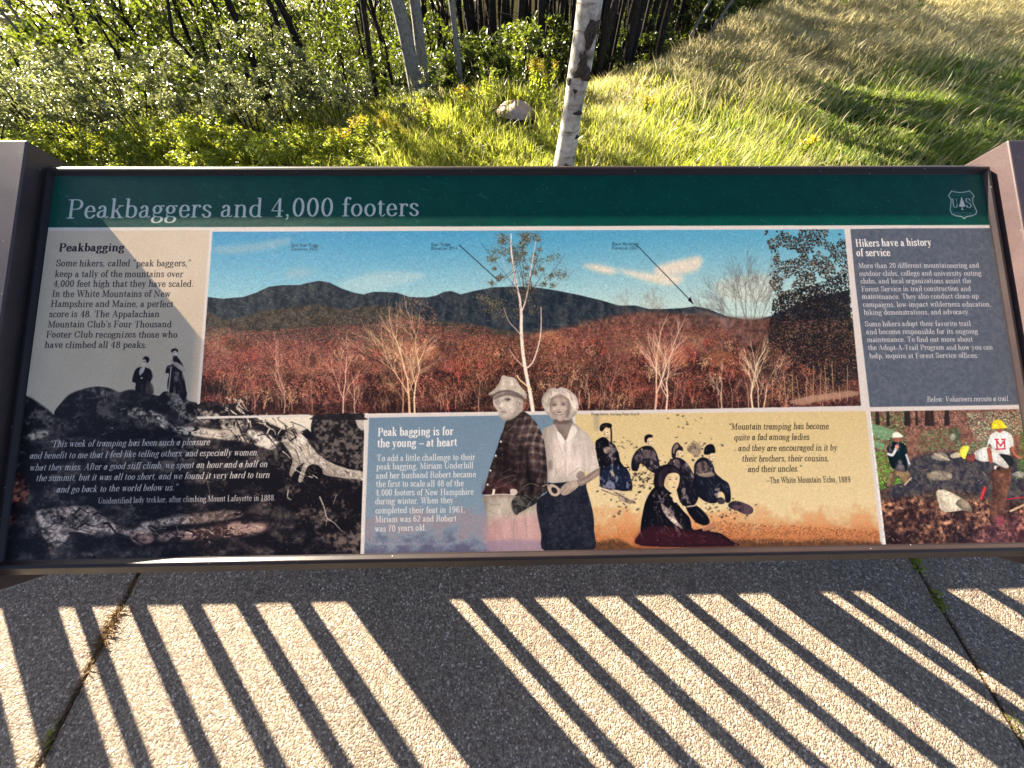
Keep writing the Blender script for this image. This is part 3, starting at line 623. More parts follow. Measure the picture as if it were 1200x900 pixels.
for q in range(26):
    x,y=rg.uniform(800,960),rg.uniform(215,330); t_=rg.uniform(-.2,1.3); L=rg.uniform(20,60); S(ZR([(x,y),(x+np.cos(t_)*L*.5+rg.normal(0,4),y+np.sin(t_)*L*.5),(x+np.cos(t_)*L,y+np.sin(t_)*L)]),rg.uniform(.5,1.6),[(46,40,40),(228,218,202),(90,80,74)][q%3],.85,w2=.3)
rk([(930,452),(960,436),(1020,428),(1100,420),(1180,440),(1180,650),(1090,640),(1010,580),(950,520)],(112,100,94),thr=.44,k=3.2,cr=.5)
for pts,w_ in [([(1036,476),(1050,510),(1060,545),(1082,560),(1110,590)],1.4),([(934,455),(932,478),(945,486)],1.3),([(1090,470),(1080,500)],.7),([(1060,545),(1056,570)],.6)]: S(ZR(pts),w_,(204,194,180),.85,w2=.5)
rk([(118,524),(180,512),(240,508),(292,505),(318,528),(352,556),(392,580),(372,592),(330,584),(290,600),(240,590),(214,616),(180,640),(150,620),(132,580)],(222,200,180),thr=.20,k=2.2,cr=.7)
P(ZR([(290,512),(318,532),(356,560),(400,582),(440,580),(462,560),(520,548),(600,540),(664,548),(640,560),(560,566),(500,584),(470,600),(400,600),(340,592),(300,560)]),(226,206,188),.85,soft=4,n=3,tex=np.clip((NM*.55+NF*.45-.5)*5,0,1),col2=(96,80,76))
P(ZR([(508,606),(540,592),(600,584),(680,576),(740,560),(800,558),(862,566),(850,588),(800,600),(720,606),(640,612),(560,620),(520,618)]),(206,172,156),.8,soft=5,n=3,tex=np.clip((NM*.6+NF*.4-.42)*5,0,1),col2=(70,50,48))
P(ZR([(430,592),(470,588),(500,604),(488,626),(450,630),(424,612)]),(190,150,134),.85,soft=3,n=3,tex=np.clip((NM*.6+NF*.4-.45)*5,0,1),col2=(60,44,44)); P(ZR([(484,566),(560,574),(640,566),(700,556),(690,570),(600,580),(520,592),(490,588)]),(30,24,26),.85,soft=2,n=3); P(ZR([(660,530),(740,520),(790,530),(760,546),(690,556),(660,552)]),(120,106,98),.8,soft=2,n=3,nz=.4)
for pl_,n_ in [([(120,520),(290,505),(392,580),(240,592),(150,620)],90),([(290,512),(400,582),(600,540),(664,548),(470,600)],80),([(508,606),(680,576),(862,566),(720,606)],70),([(430,592),(500,604),(430,625)],20),([(572,250),(905,320),(700,285)],60),([(410,196),(530,216),(600,260),(500,240)],40)]:
    folds(ZR(pl_),n_,[(84,70,66),(40,32,34),(120,100,92),(240,226,208)],.15,8,.9,.6)
for q in range(26):
    x,y=rg.uniform(120,860),rg.uniform(520,625); t_=rg.normal(.1,.35); L=rg.uniform(30,110); S(ZR([(x,y),(x+L*.3,y+rg.normal(0,8)+L*.3*t_),(x+L*.65,y+rg.normal(0,8)+L*.6*t_),(x+L,y+L*t_)]),rg.uniform(.8,3.2),(28,23,26),.85,w2=.4)
X,Y=inpoly(ZR([(100,500),(880,540),(880,630),(100,650)]),1500); dabs(X,Y,[(60,48,48),(34,28,30),(120,96,88)],2,2,.1,.55)
rk([(140,628),(176,640),(176,664),(150,650)],(190,150,136),thr=.3)
rk([(20,420),(60,390),(92,420),(90,480),(62,540),(24,560)],(150,96,80),(28,16,18),thr=.42)
for q in range(60):
    x,y=rg.uniform(262,352),0; y=472+(x-262)*.42+rg.normal(0,7); c=[(226,214,196),(60,54,52),(30,26,28),(190,178,160)][q%4]
    a_=rg.normal(-.9,.7); L=rg.uniform(5,16); S([(x,y),(x+np.cos(a_)*L*.5+rg.normal(0,1),y-np.sin(a_)*L*.5),(x+np.cos(a_)*L,y-np.sin(a_)*L)],rg.uniform(.6,1.5),c,.9)
for pts,w in [([(268,480),(278,495),(284,510),(290,520)],2.0),([(270,474),(282,484),(296,490),(308,502)],1.4),([(305,500),(315,512),(326,526)],1.6),([(258,478),(262,468),(262,458)],1.2),([(276,478),(280,466),(290,462)],1.0)]:
    S(pts,w,(44,38,38),.95,w2=w*.5)
S([(240,555),(246,580),(240,590)],.6,(120,110,104))
for q in range(45):
    x=rg.uniform(60,300);y=rg.uniform(470,515);L=rg.uniform(2,9);a_=rg.normal(-.3,.8); S([(x,y),(x+np.cos(a_)*L,y-np.sin(a_)*L)],rg.uniform(.4,1.1),[(190,180,164),(20,18,20)][q%2],.7)
X,Y=inpoly([(5,640),(432,560),(432,660),(0,664)],5200); dabs(X,Y,[(50,40,42),(70,54,50),(100,84,76)],2,1,0,.7)
restore(_rkeep,[(-60,400),(433,400),(424,680),(-60,680)])
# two walkers on the rock
def fig(pts,col,**k):
    k.setdefault('shade',.2 if sum(col)>480 else .38); dark=sum(col)<170
    if dark and 'tex' not in k: k.update(tex=np.clip((NS*.45+NF*.2+NM*.35-.56)*6,0,1),col2=(98,90,92))
    P(pts,col,n=4,**k)
fig([(155,447),(157,437),(160,432),(165,430),(172,431),(177,434),(179,442),(177,446),(176,450),(178,458),(179,461),(160,458),(159,449)],(28,25,30))
fig([(165,431),(170,430),(168,436),(164,440),(163,436)],(206,196,180)); E(171.2,421.5,4.0,4.0,(26,22,24)); E(169,425,2.6,4.0,(200,188,172)); E(168.6,425.5,1.6,2.4,(218,208,192)); E(169,424.2,1.6,.5,(60,50,48)); E(166,443,1.6,1.0,(190,180,164))
fig([(172,447),(178,450),(180,461),(170,460)],(96,84,78),a=.8)
fig([(201,427),(204,420),(208,419),(212,424),(215,430),(213,434),(216,444),(218,456),(219,463),(215,470),(208,462),(198,459),(196,450),(198,438),(194,437),(196,429)],(34,29,34))
fig([(200,422),(205,423),(213,428),(217,433),(216,436),(210,433),(203,427)],(190,178,164)); E(204.6,411.2,4.2,3.0,(30,26,28)); E(205,414.6,3.0,3.8,(190,178,162)); E(206,415,1.4,2.2,(212,202,186)); fig([(203,417),(208,418),(207,424),(203,423)],(40,36,38)); S([(200.5,430),(199,445),(197.5,459)],1.0,(214,206,192))
S([(206,436),(212,450),(214,460)],.9,(90,80,78),.7); S([(203,437),(205,455)],.7,(76,68,70),.7)
# ---- blue-grey block (lower middle)
BB=[(432.5,489.5),(671,485.4),(676,660),(426,664)]
F=fill(MP(BB)); y0,y1,x0,x1,m=F; t=np.linspace(0,1,y1-y0)[:,None,None]; nz=(NM[y0:y1,x0:x1,None]-.5)
tn=np.clip(t+nz*.16,0,1)
base=C3((112,134,150))*(1-tn)+C3((128,148,160))*tn
b2=C3((150,132,136)); w2=np.exp(-((tn-.80)/.09)**2)*.7; base=base*(1-w2)+b2*w2
w3=np.clip((tn-.88)*9,0,1); base=base*(1-w3)+C3((96,98,118))*w3
mm=m[...,None]; cv[y0:y1,x0:x1]=cv[y0:y1,x0:x1]*(1-mm)+base*mm
X,Y=inpoly([(430,628),(520,626),(600,632),(650,628),(660,644),(428,648)],1600); dabs(X,Y,[(110,90,100),(90,90,112),(150,130,136)],2,2,0,.4)
# ---- tan block
TB=[(674,485.4),(1014.5,481.4),(1034,655),(676,660)]
F=fill(MP(TB)); y0,y1,x0,x1,m=F; t=np.linspace(0,1,y1-y0)[:,None,None]; nz=(NM[y0:y1,x0:x1,None]-.5)
xs=np.linspace(0,1,x1-x0)[None,:,None]
tn=np.clip(t+nz*.12-xs*.03,0,1)
base=C3((206,185,135))*(1-tn)+C3((222,203,158))*tn
w2=np.clip((tn-.70)*6,0,1); base=base*(1-w2)+C3((190,124,76))*w2
w2=np.clip((nz*3+.25),0,1)*np.exp(-((tn-.84)/.06)**2)*.5; base=base*(1-w2)+C3((226,170,120))*w2
mm=m[...,None]; cv[y0:y1,x0:x1]=cv[y0:y1,x0:x1]*(1-mm)+base*mm
P([(690,637),(706,634),(722,631),(735,636),(745,641),(780,643),(810,640),(840,634),(870,632),(905,632),(940,634),(965,631),(990,633),(1034,636),(1034,655),(676,660)],(98,70,44),.8,soft=3,tex=NF,col2=(60,44,34),n=3)
X,Y=inpoly([(820,610),(1030,622),(1030,634),(830,634)],2400); dabs(X,Y,[(120,76,48),(170,110,70),(90,60,40)],2,3,0,.6)
X,Y=inpoly([(690,612),(1030,618),(1030,636),(690,636)],3000); dabs(X,Y,[(214,140,96),(160,92,60),(230,180,130)],2,2,0,.5)
# rock specks behind the walkers
for cx,cy,n in [(755,560,60),(725,575,20),(738,590,26),(830,600,24),(800,498,8),(818,528,24),(730,530,10),(870,600,20)]:
    for q in range(n): E(cx+rg.normal(0,12),cy+rg.normal(0,9),rg.uniform(.5,2.4),rg.uniform(.4,1.4),[(70,60,56),(120,104,84),(40,36,36)][q%3],.8,rot=rg.uniform(-.6,.6))
S([(703,569),(715,574),(730,582),(745,590)],2.2,(90,78,72),.8,w2=1); E(699,492,3.4,14,(150,140,120),.55,soft=3); E(816,527,6,9,(140,122,104),.7,soft=2)
DK=(27,25,34)
# seated group of walkers (old photograph)
def Z(pts): return [(516+x/3.015,422+y/3.015) for x,y in pts]
def zE(x,y,rx,ry,col,a_=1.0,**k): E(516+x/3.015,422+y/3.015,rx/3.015,ry/3.015,col,a_,**k)
FC=[(160,146,142),(112,100,102),(78,70,78)]; BK=dict(tex=np.clip((NS*.4+NF*.3+NM*.3-.60)*7,0,1),col2=(120,110,112),shade=.25)
TAN=(214,192,148)
# 1: woman at far left with hat and veil
zE(586,256,15,20,TAN); zE(592,264,6,12,(186,162,124),.5,soft=2)
P(Z([(548,290),(560,278),(578,272),(600,288),(618,302),(630,330),(636,358),(645,372),(662,388),(674,418),(678,455),(650,463),(620,458),(590,456),(566,445),(562,405),(556,360),(550,320)]),(24,22,28),n=4,**BK)
P(Z([(568,395),(600,372),(640,376),(668,400),(676,450),(640,460),(590,452),(568,440)]),(30,38,58),.8,n=4,tex=np.clip((NS*.6+NF*.4-.6)*6,0,1),col2=(120,126,146))
P(Z([(563,246),(566,230),(582,222),(603,225),(606,235),(596,240),(584,238),(572,252)]),(22,20,24),n=4); S(Z([(600,228),(604,255),(604,292)]),1.7,(24,22,26)); S(Z([(572,236),(590,231)]),.5,(170,150,120),.7)
P(Z([(576,312),(590,306),(602,314),(596,328),(582,330)]),(150,134,122),.9,n=3,nz=.3); zE(608,400,5,14,(180,166,140),.8,rot=-.5); S(Z([(636,362),(650,380),(666,378)]),1.4,(26,24,30))
folds(Z([(560,380),(620,370),(668,400),(670,450),(570,440)]),30,[(140,146,164),(70,78,100)],1.1,6,.7); folds(Z([(556,296),(600,292),(628,350),(566,360)]),14,FC,1.3,5,.6)
S(Z([(562,452),(600,462),(640,470),(690,500)]),2.0,(212,198,170),.8,w2=.8); S(Z([(570,458),(610,474),(650,486),(680,500)]),1.3,(110,94,88),.8,w2=.6); P(Z([(630,492),(650,486),(680,500),(672,508),(645,500)]),(120,100,96),.7,n=3,nz=.4)
# 2: bare-headed walker
zE(741,288,11,17,TAN); P(Z([(722,288),(722,270),(736,262),(750,266),(749,273),(738,274),(731,280),(729,292)]),(24,21,26),n=4)
P(Z([(677,388),(675,362),(683,335),(700,314),(724,303),(748,306),(763,326),(772,356),(777,394),(766,402),(748,396),(732,384),(720,372),(706,366),(702,378),(694,392)]),(36,33,40),n=4,**BK)
P(Z([(686,345),(702,326),(724,316),(752,322),(764,338),(740,346),(714,348),(696,362)]),(118,104,106),.8,n=4,tex=np.clip((NF-.4)*4,0,1),col2=(64,56,62)); folds(Z([(684,330),(760,318),(772,390),(700,370)]),26,FC,1.2,5,.7,.7)
# 3: walker with bonnet
P(Z([(800,378),(812,354),(838,344),(866,358),(886,386),(905,430),(912,486),(886,520),(850,505),(832,450),(815,405)]),(30,27,34),n=4,**BK)
P(Z([(806,372),(822,352),(842,352),(846,378),(828,398),(812,392)]),(122,106,106),.75,n=4,tex=np.clip((NF-.4)*4,0,1),col2=(62,54,60))
zE(846,330,9,14,TAN); P(Z([(819,345),(817,318),(824,299),(838,291),(850,303),(857,310),(856,321),(842,318),(834,326),(831,344)]),(40,34,40),n=4); P(Z([(821,320),(828,300),(838,296),(842,306),(830,318),(826,332)]),(150,130,112),.8,n=3); folds(Z([(840,360),(880,380),(905,440),(900,500),(850,480)]),26,FC,1.3,6,.7)
# 4: walker at right with legs drawn up
P(Z([(896,392),(900,364),(922,344),(946,349),(964,370),(972,398),(996,420),(1018,436),(1026,470),(1024,500),(1008,502),(1004,476),(990,462),(980,470),(980,500),(958,506),(930,496),(905,472),(897,430)]),(30,31,42),n=4,**BK)
P(Z([(903,380),(914,360),(934,356),(950,376),(962,398),(938,408),(912,404)]),(128,112,104),.85,n=4,tex=np.clip((NF-.45)*4,0,1),col2=(70,60,62)); P(Z([(908,404),(940,398),(964,398),(968,408),(935,414)]),(176,156,130),.7,n=3)
zE(957,340,11,14,TAN); P(Z([(931,330),(935,308),(950,297),(966,301),(972,326),(958,329),(948,334),(938,334)]),(24,22,27),n=4); folds(Z([(905,415),(975,405),(1018,440),(1018,495),(930,490)]),34,[(136,140,156),(60,66,86),(96,90,98)],1.2,6,.7)
P(Z([(976,494),(990,484),(1004,492),(1004,506),(985,508)]),(66,58,62),n=3,nz=.3); P(Z([(1018,508),(1040,497),(1072,504),(1102,520),(1103,540),(1080,546),(1048,532),(1022,522)]),(92,72,80),n=4,tex=np.clip((NF-.4)*3,0,1),col2=(50,42,50)); S(Z([(1068,506),(1072,540)]),.6,(40,32,38),.7)
for fx,fy in [(586,257),(741,289),(846,331),(957,341)]:
    zE(fx+2,fy+1,8,12,(232,214,178),.75,soft=1); zE(fx-5,fy+3,3.5,9,(150,122,96),.6,soft=1); zE(fx+4,fy-2,3.4,1.5,(70,56,50),.8); zE(fx+5,fy+8,3.2,1.3,(120,80,66),.8); zE(fx,fy+17,7,3,(60,48,46),.55,soft=1)
# pale rock clutter between the walkers
for cx_,cy_,n_ in [(700,420,26),(730,395,22),(960,530,18),(1010,545,16),(650,300,10),(690,320,8),(885,310,10),(800,345,8),(720,440,14),(900,215,5)]:
    for q in range(n_):
        x,y=cx_+rg.normal(0,22),cy_+rg.normal(0,14); t_=rg.uniform(0,3); P(Z([(x,y),(x+rg.uniform(3,9),y+rg.uniform(-3,2)),(x+rg.uniform(2,8),y+rg.uniform(2,6))]),[(60,50,48),(34,30,32),(120,104,86),(226,206,164)][q%4],.8,n=2)
P(Z([(870,312),(888,290),(902,300),(904,322),(884,330)]),(140,122,112),.6,n=3,nz=.5)
# 5: woman in the foreground
P(Z([(757,448),(756,408),(764,388),(784,372),(812,368),(838,380),(848,400),(846,440),(800,480)]),(28,22,28),n=4)
P(Z([(756,450),(782,452),(802,470),(832,500),(858,532),(882,560),(892,598),(926,594),(955,580),(966,570),(972,588),(950,604),(990,612),(1030,640),(1036,656),(712,656),(707,604),(714,545),(728,492)]),(22,19,25),n=4,tex=np.clip((NS*.4+NF*.3+NM*.3-.68)*8,0,1),col2=(104,92,96),shade=.2)
P(Z([(868,520),(900,512),(935,540),(952,572),(930,584),(896,566)]),(20,18,24),n=4); S(Z([(872,518),(900,514)]),1.3,(196,180,164)); S(Z([(905,530),(930,556)]),.6,(120,108,110),.7)
P(Z([(788,428),(796,408),(822,398),(843,404),(845,428),(836,456),(822,470),(806,462),(792,446)]),(220,198,154),n=4); P(Z([(792,430),(798,410),(812,404),(806,440),(812,462),(800,454)]),(186,162,124),.5,n=3,soft=2)
P(Z([(772,440),(774,402),(790,384),(815,376),(838,386),(846,402),(826,396),(806,402),(794,420),(790,440),(782,450)]),(64,52,60),n=4,tex=NS,col2=(34,27,34))
zE(812,422,4.5,1.8,(60,48,46),.9); zE(834,420,4,1.7,(60,48,46),.9); zE(826,434,2,5,(176,150,116),.7); zE(824,449,6,1.8,(110,66,58),.9); S(Z([(806,416),(817,413)]),.4,(96,78,66),.8); S(Z([(830,413),(839,414)]),.4,(96,78,66),.8)
zE(830,491,9,13,(222,202,162)); P(Z([(779,508),(788,510),(812,536),(838,570),(856,594),(842,590),(812,566),(788,536)]),(190,172,156),.8,n=3,nz=.4); P(Z([(925,592),(950,580),(968,568),(974,586),(950,600),(930,604)]),(214,150,110),.8,n=3)
P(Z([(712,600),(780,585),(860,600),(940,606),(1000,625),(1034,645),(1034,658),(708,658)]),(84,32,40),.55,soft=6); folds(Z([(720,600),(860,600),(980,640),(720,648)]),40,[(120,60,62),(60,30,36)],.3,9,.8,.5); folds(Z([(735,500),(800,480),(860,560),(860,600),(725,600)]),34,FC,1.2,7,.7,.55)
for q in range(70):
    x,y=rg.uniform(752,850),rg.uniform(560,640); E(x,y,.3,.3,(180,170,168),.6)
# ---- right slate block
P([(996.5,268.4),(1160.5,266),(1197,474.3),(1015.5,477.6)],(84,92,104),sm=False,tex=NF,col2=(100,106,116))
P([(1197,474.3),(1160.5,266),(1300,266),(1320,474)],(84,92,104),sm=False,tex=NF,col2=(100,106,116))
# ---- volunteers photograph (lower right)
VP=[(1018.5,482.2),(1300,477.6),(1320,660),(1037,656)]
_vkeep=cv.copy()
P(VP,(64,52,46),sm=False,tex=NF,col2=(110,92,78))
P([(1018,482),(1300,477),(1300,530),(1200,545),(1120,548),(1050,560),(1026,560)],(104,76,64),soft=3,tex=NF,col2=(148,112,96))
P([(1060,545),(1100,530),(1180,535),(1300,560),(1300,600),(1200,590),(1120,575),(1070,580),(1040,590)],(52,52,60),soft=5,tex=NF,col2=(96,90,86))
P([(1030,590),(1100,585),(1200,590),(1320,600),(1320,660),(1037,656)],(48,32,30),soft=6,tex=NM*NF*2,col2=(140,104,84))
for poly,n,cols in [([(1019,484),(1060,482),(1062,520),(1030,530),(1024,540)],900,[(96,140,84),(64,96,60),(140,176,120),(50,66,46)]),([(1022,530),(1050,530),(1056,566),(1028,574)],900,[(90,150,50),(60,104,44),(140,186,80)]),([(1130,484),(1200,480),(1200,508),(1150,520),(1140,510)],900,[(140,176,140),(110,146,112),(180,204,170)]),([(1080,505),(1124,500),(1126,525),(1070,530)],600,[(76,100,66),(110,130,90)]),([(1196,500),(1220,500),(1222,560),(1190,560)],900,[(70,110,60),(110,160,86)]),([(1120,520),(1160,515),(1164,530),(1120,532)],400,[(120,150,110),(90,110,84)]),([(1062,482),(1200,478),(1200,500),(1062,505)],500,[(60,44,40),(180,150,130),(130,90,78)])]:
    X,Y=inpoly(poly,n); dabs(X,Y,cols,3,3,.2,.85)
for x,w in [(1026,4),(1039,3),(1060,6),(1084,5),(1090,4),(1107,5),(1073,2)]: P([(x,480),(x+w,480),(x+w+1,499),(x-.5,499)],(44,36,34),.85,soft=1,sm=False)
for q in range(240):
    x,y=rg.uniform(1030,1225),rg.uniform(540,634); L=rg.uniform(1,5); a_=rg.normal(0,.8)
    S([(x,y),(x+np.cos(a_)*L,y-np.sin(a_)*L)],rg.uniform(.4,1.2),[(150,120,100),(34,26,28),(190,160,140),(90,66,56),(60,44,60)][q%5],.65)
for a_ in [((1020,502),(1046,508),(1038,516),(1024,510)),((1019,514),(1036,520),(1034,527),(1022,522)),((1020,496),(1050,505),(1048,509),(1022,505))]: P(list(a_),(118,152,116),.8,n=3)
fig([(1086,556),(1094,552),(1106,552),(1116,556),(1113,562),(1100,563),(1088,562)],(128,118,104),tex=NF,col2=(160,150,132))
fig([(1097,576),(1106,574),(1120,580),(1132,588),(1139,599),(1128,598),(1112,600),(1103,598),(1100,590)],(206,194,168),tex=NF,col2=(226,216,192)); fig([(1120,590),(1128,584),(1137,592),(1139,599),(1128,597)],(150,138,118))
E(1119,510,7,8,(70,78,60),tex=NF,col2=(120,124,100)); E(1116.5,512,3.4,4,(150,148,130)); fig([(1090,535),(1105,530),(1112,538),(1100,540)],(150,144,130)); S([(1096,532),(1112,539)],2.2,(186,172,148)); fig([(1114,533),(1122,530),(1126,535),(1116,537)],(196,184,160)); fig([(1186,556),(1194,552),(1202,556),(1196,560)],(160,156,146))
# volunteer left
fig([(1043,560),(1046,552),(1052,550),(1058,551),(1064,551),(1066,558),(1063,566),(1058,566),(1052,558),(1047,568),(1040,572),(1038,568)],(132,112,84)); S([(1045,556),(1041,568)],3.2,(134,116,88)); S([(1061,555),(1062,566)],3.2,(134,116,88))
fig([(1040,530),(1041,521),(1047,518),(1056,519),(1062,523),(1063,531),(1063,545),(1062,552),(1052,552),(1044,546)],(24,40,42)); S([(1041,532),(1046,533),(1050,526)],3.0,(206,206,206)); S([(1062,533),(1066,545)],2.4,(180,190,190)); E(1051,523.5,2.2,2.4,(196,140,120)); E(1052,515,3.6,3.4,(150,100,84)); fig([(1046,513),(1046,508),(1051,506),(1056,509),(1058,512),(1050,513)],(222,212,190)); S([(1066,545),(1073,550)],1.0,(60,50,44)); S([(1060,568),(1068,560)],1.4,(200,180,150))
# standing volunteer right with cap and printed shirt
fig([(1156,525),(1160,511),(1166,506),(1172,505),(1180,506),(1186,511),(1188,523),(1183,525),(1183,534),(1170,533),(1164,528),(1160,520)],(226,226,218)); S([(1186,524),(1189,532),(1196,537)],2.6,(176,112,90)); S([(1159,524),(1156,530)],2.4,(176,112,90)); E(1171.5,503,4,4,(150,94,76)); fig([(1162,502),(1163,495),(1168,491.5),(1174,493),(1178,498),(1180,501),(1170,502.5)],(236,214,60)); S([(1168.5,525),(1168,516.5),(1172.6,522.5),(1177,516.5),(1177.6,525)],1.6,(178,44,60),sm=False); S([(1166,515),(1170,515)],1.4,(190,36,56)); S([(1174,515),(1178,515)],1.4,(190,36,56)); S([(1167,526.5),(1178,526)],1.4,(190,36,56))
fig([(1164,533),(1184,534),(1186,546),(1172,544)],(44,50,48))
# bending volunteer
fig([(1160,612),(1162,585),(1163,568),(1160,556),(1166,549),(1174,548),(1183,545),(1185,555),(1183,572),(1178,590),(1174,606),(1170,612)],(138,100,80),tex=NF,col2=(104,74,60)); fig([(1141,532),(1148,526),(1158,524),(1168,530),(1176,538),(1182,546),(1180,549),(1172,546),(1162,541),(1152,541),(1144,538)],(220,218,208)); S([(1159,527),(1161,540)],5.0,(160,92,76)); fig([(1132,536),(1140,531),(1143,536),(1141,541),(1134,540)],(130,74,64)); fig([(1124,532),(1126,525),(1131,522),(1136,524),(1133,532),(1131,538),(1127,536)],(240,222,90)); S([(1164,548),(1163,556),(1156,572),(1152,584)],1.3,(80,56,50)); S([(1154,572),(1150,584)],3.0,(200,60,66)); E(1167,548,2.4,2.4,(220,210,200)); E(1170,549,2.6,2.0,(40,34,34))
S([(1180,585),(1215,581)],1.2,(190,50,60)); S([(1184,599),(1208,588)],2.2,(196,172,140)); E(1172,610,5,6,(160,80,90),.7,soft=2); P([(1160,612),(1230,600),(1230,640),(1150,640)],(120,70,96),.25,soft=10)
restore(_vkeep,VP)
# white rules
rule((0,268.6),(57,268.6),3.6); rule((-20,268.8),(1300,262.8+2.4),3.8)
rule((247.6,268),(232.5,472),3.4); rule((992.8,268),(1036,640),4.6)
rule((232,489.5),(362,487.2),2.6); rule((428,486.5),(1016,478.6),3.6); rule((1012,479.5),(1300,475.2),4.6)
rule((429.6,486),(424,664),4.0); rule((672.3,484),(673,500),3.6)
P([(37,466),(50,476),(62,486),(64,482),(60,478)],(28,25,28),.0)
# re-cover of rock over rule foot
P([(366,489),(374,486),(422,485),(427,489),(427,492),(368,492)],(36,32,34),.9)
text('Photo below, courtesy Peter Gould',693,486.6,749,1.9,(40,36,36),sans=True)
# ---- couple (archive photograph)
TR=[(156,478),(262,474),(275,503),(300,515),(326,512),(338,500),(344,560),(354,620),(364,676),(180,676),(173,620),(166,565),(158,520)]
P(Z(TR),(206,194,176),n=4,tex=NM,col2=(180,168,152),shade=.25)
P(Z([(168,570),(250,556),(350,560),(364,676),(178,676)]),(190,140,140),.6,soft=9); P(Z([(176,640),(362,640),(364,680),(176,680)]),(132,122,146),.55,soft=5)
for pts in [[(160,500),(190,512),(215,508)],[(164,530),(200,545)],[(262,560),(258,610),(262,660)],[(176,590),(200,570)],[(250,540),(235,560)],[(300,560),(305,620)]]: S(Z(pts),1.1,(140,126,116),.5)
SHT=[(292,182),(312,192),(332,212),(350,240),(365,278),(373,322),(378,372),(378,432),(381,460),(362,472),(350,486),(334,505),(312,514),(290,512),(272,500),(262,477),(154,475),(157,455),(165,420),(176,380),(190,340),(204,300),(213,270),(224,242),(232,217),(250,216),(272,200)]
P(Z(SHT),(46,36,36),n=4,shade=.3,tex=np.clip((NM*.6+NF*.4-.45)*3,0,1),col2=(74,60,57))
Fp=fill(smooth(MP(Z(SHT)),4)); y0,y1,x0,x1,m=Fp; yy,xx=np.mgrid[y0:y1,x0:x1].astype(np.float32); ax_,ay_=MP(Z([(300,250)]))[0]; ux=(xx-ax_)/2.65; uy=(yy-ay_)/2.65
wx=ux*.97+uy*.16+2*np.sin(uy*.11); wy=uy*.98-ux*.10+1.5*np.sin(ux*.16)
lx=np.clip(1.35-np.abs((wx/8.5)%1-.5)*5.5,0,1); ly=np.clip(1.35-np.abs((wy/9.5)%1-.5)*5.5,0,1); thin=np.clip(1-np.abs((wx/8.5)%1-.06)*22,0,1)*.5+np.clip(1-np.abs((wy/9.5)%1-.06)*22,0,1)*.5
lit=np.clip(.35+.035*ux,0,1)*np.clip(1.25-np.abs(uy+2)/42,0,1)
pv=np.clip(.42*lx+.42*ly+.35*lx*ly-.3*thin,0,1)*(.35+.75*lit)*(.55+.75*NM[y0:y1,x0:x1]); mm=(m*np.clip(pv,0,1)*.75)[...,None]
cv[y0:y1,x0:x1]=cv[y0:y1,x0:x1]*(1-mm)+C3((172,156,144))*mm
P(Z([(300,300),(312,340),(318,400),(330,450),(322,470),(306,420),(298,360)]),(22,17,18),.7,soft=3,n=4); P(Z([(232,300),(262,330),(250,400),(200,440),(196,400),(215,350)]),(26,18,18),.45,soft=7)
P(Z([(160,430),(200,420),(262,440),(262,476),(156,475)]),(74,34,34),.4,soft=6)
for pts,w_,c_ in [([(200,430),(235,412),(262,408)],1.0,(120,102,98)),([(186,455),(230,440),(270,418)],.9,(110,92,88)),([(212,400),(250,385)],.8,(104,88,84)),([(290,450),(318,436),(350,446)],1.0,(128,116,108)),([(270,470),(300,452)],.9,(120,110,102)),([(240,250),(262,232)],1.4,(120,104,98)),([(316,226),(340,250),(356,300)],1.2,(96,82,78))]: S(Z(pts),w_,c_,.6)
folds(Z([(176,400),(262,300),(300,420),(262,470),(166,470)]),34,[(104,88,84),(26,18,18),(88,70,66)],1.9,6,.7,.45)
HD=[(250,512),(256,492),(272,480),(300,476),(332,480),(352,488),(340,504),(322,516),(300,528),(280,540),(268,548),(256,534)]
P(Z(HD),(44,42,40),n=4,tex=np.clip((NF*.6+NM*.4-.45)*4,0,1),col2=(88,84,78)); folds(Z([(254,500),(300,480),(345,488),(300,524),(262,536)]),26,[(120,114,104),(20,18,18)],.5,6,.8,.7)
for q in range(7): x=300+q*5; S(Z([(x-36+q*3,528-q),(x-40+q*3,548-q*2)]),.8,(70,66,62),.7,w2=.2)
P(Z([(186,456),(194,456),(192,474),(182,474)]),(226,214,198),sm=False); P(Z([(248,456),(270,458),(270,474),(250,476)]),(198,186,172),n=3); S(Z([(156,478),(215,474),(262,476)]),.9,(214,202,186))
for x,y in [(214,288),(196,338),(177,390),(167,440)]: zE(x,y,3.2,4,(236,228,214))
# man's head
P(Z([(189,128),(210,114),(240,110),(270,118),(290,136),(293,158),(288,182),(270,197),(250,210),(232,213),(214,206),(206,194),(203,184),(199,176),(193,168),(188,158),(186,142)]),(198,186,172),n=4,shade=.12)
P(Z([(266,120),(292,138),(291,180),(266,198),(246,212),(250,196),(262,176),(262,150)]),(146,132,122),.6,soft=4,n=4); P(Z([(206,192),(222,204),(250,202),(266,190),(262,206),(236,216),(216,210)]),(140,124,114),.6,soft=3)
zE(281,152,6.5,12,(188,174,162)); zE(281,154,3,7,(112,98,92),.9,soft=1); P(Z([(189,132),(212,120),(240,114),(268,120),(288,136),(270,132),(240,126),(212,130),(192,140)]),(88,76,70),.75,soft=2)
zE(237,139,13,6.5,(104,90,84),.8,soft=2); zE(240,139,6,2.6,(58,48,46),.9,soft=1); zE(203,147,10,9,(172,158,146),.9,soft=1); S(Z([(193,148),(203,157),(214,150)]),.6,(100,88,82),.7); S(Z([(214,146),(222,142)]),.5,(90,78,74),.7); zE(202,145,5,3,(110,96,90),.6,soft=1)
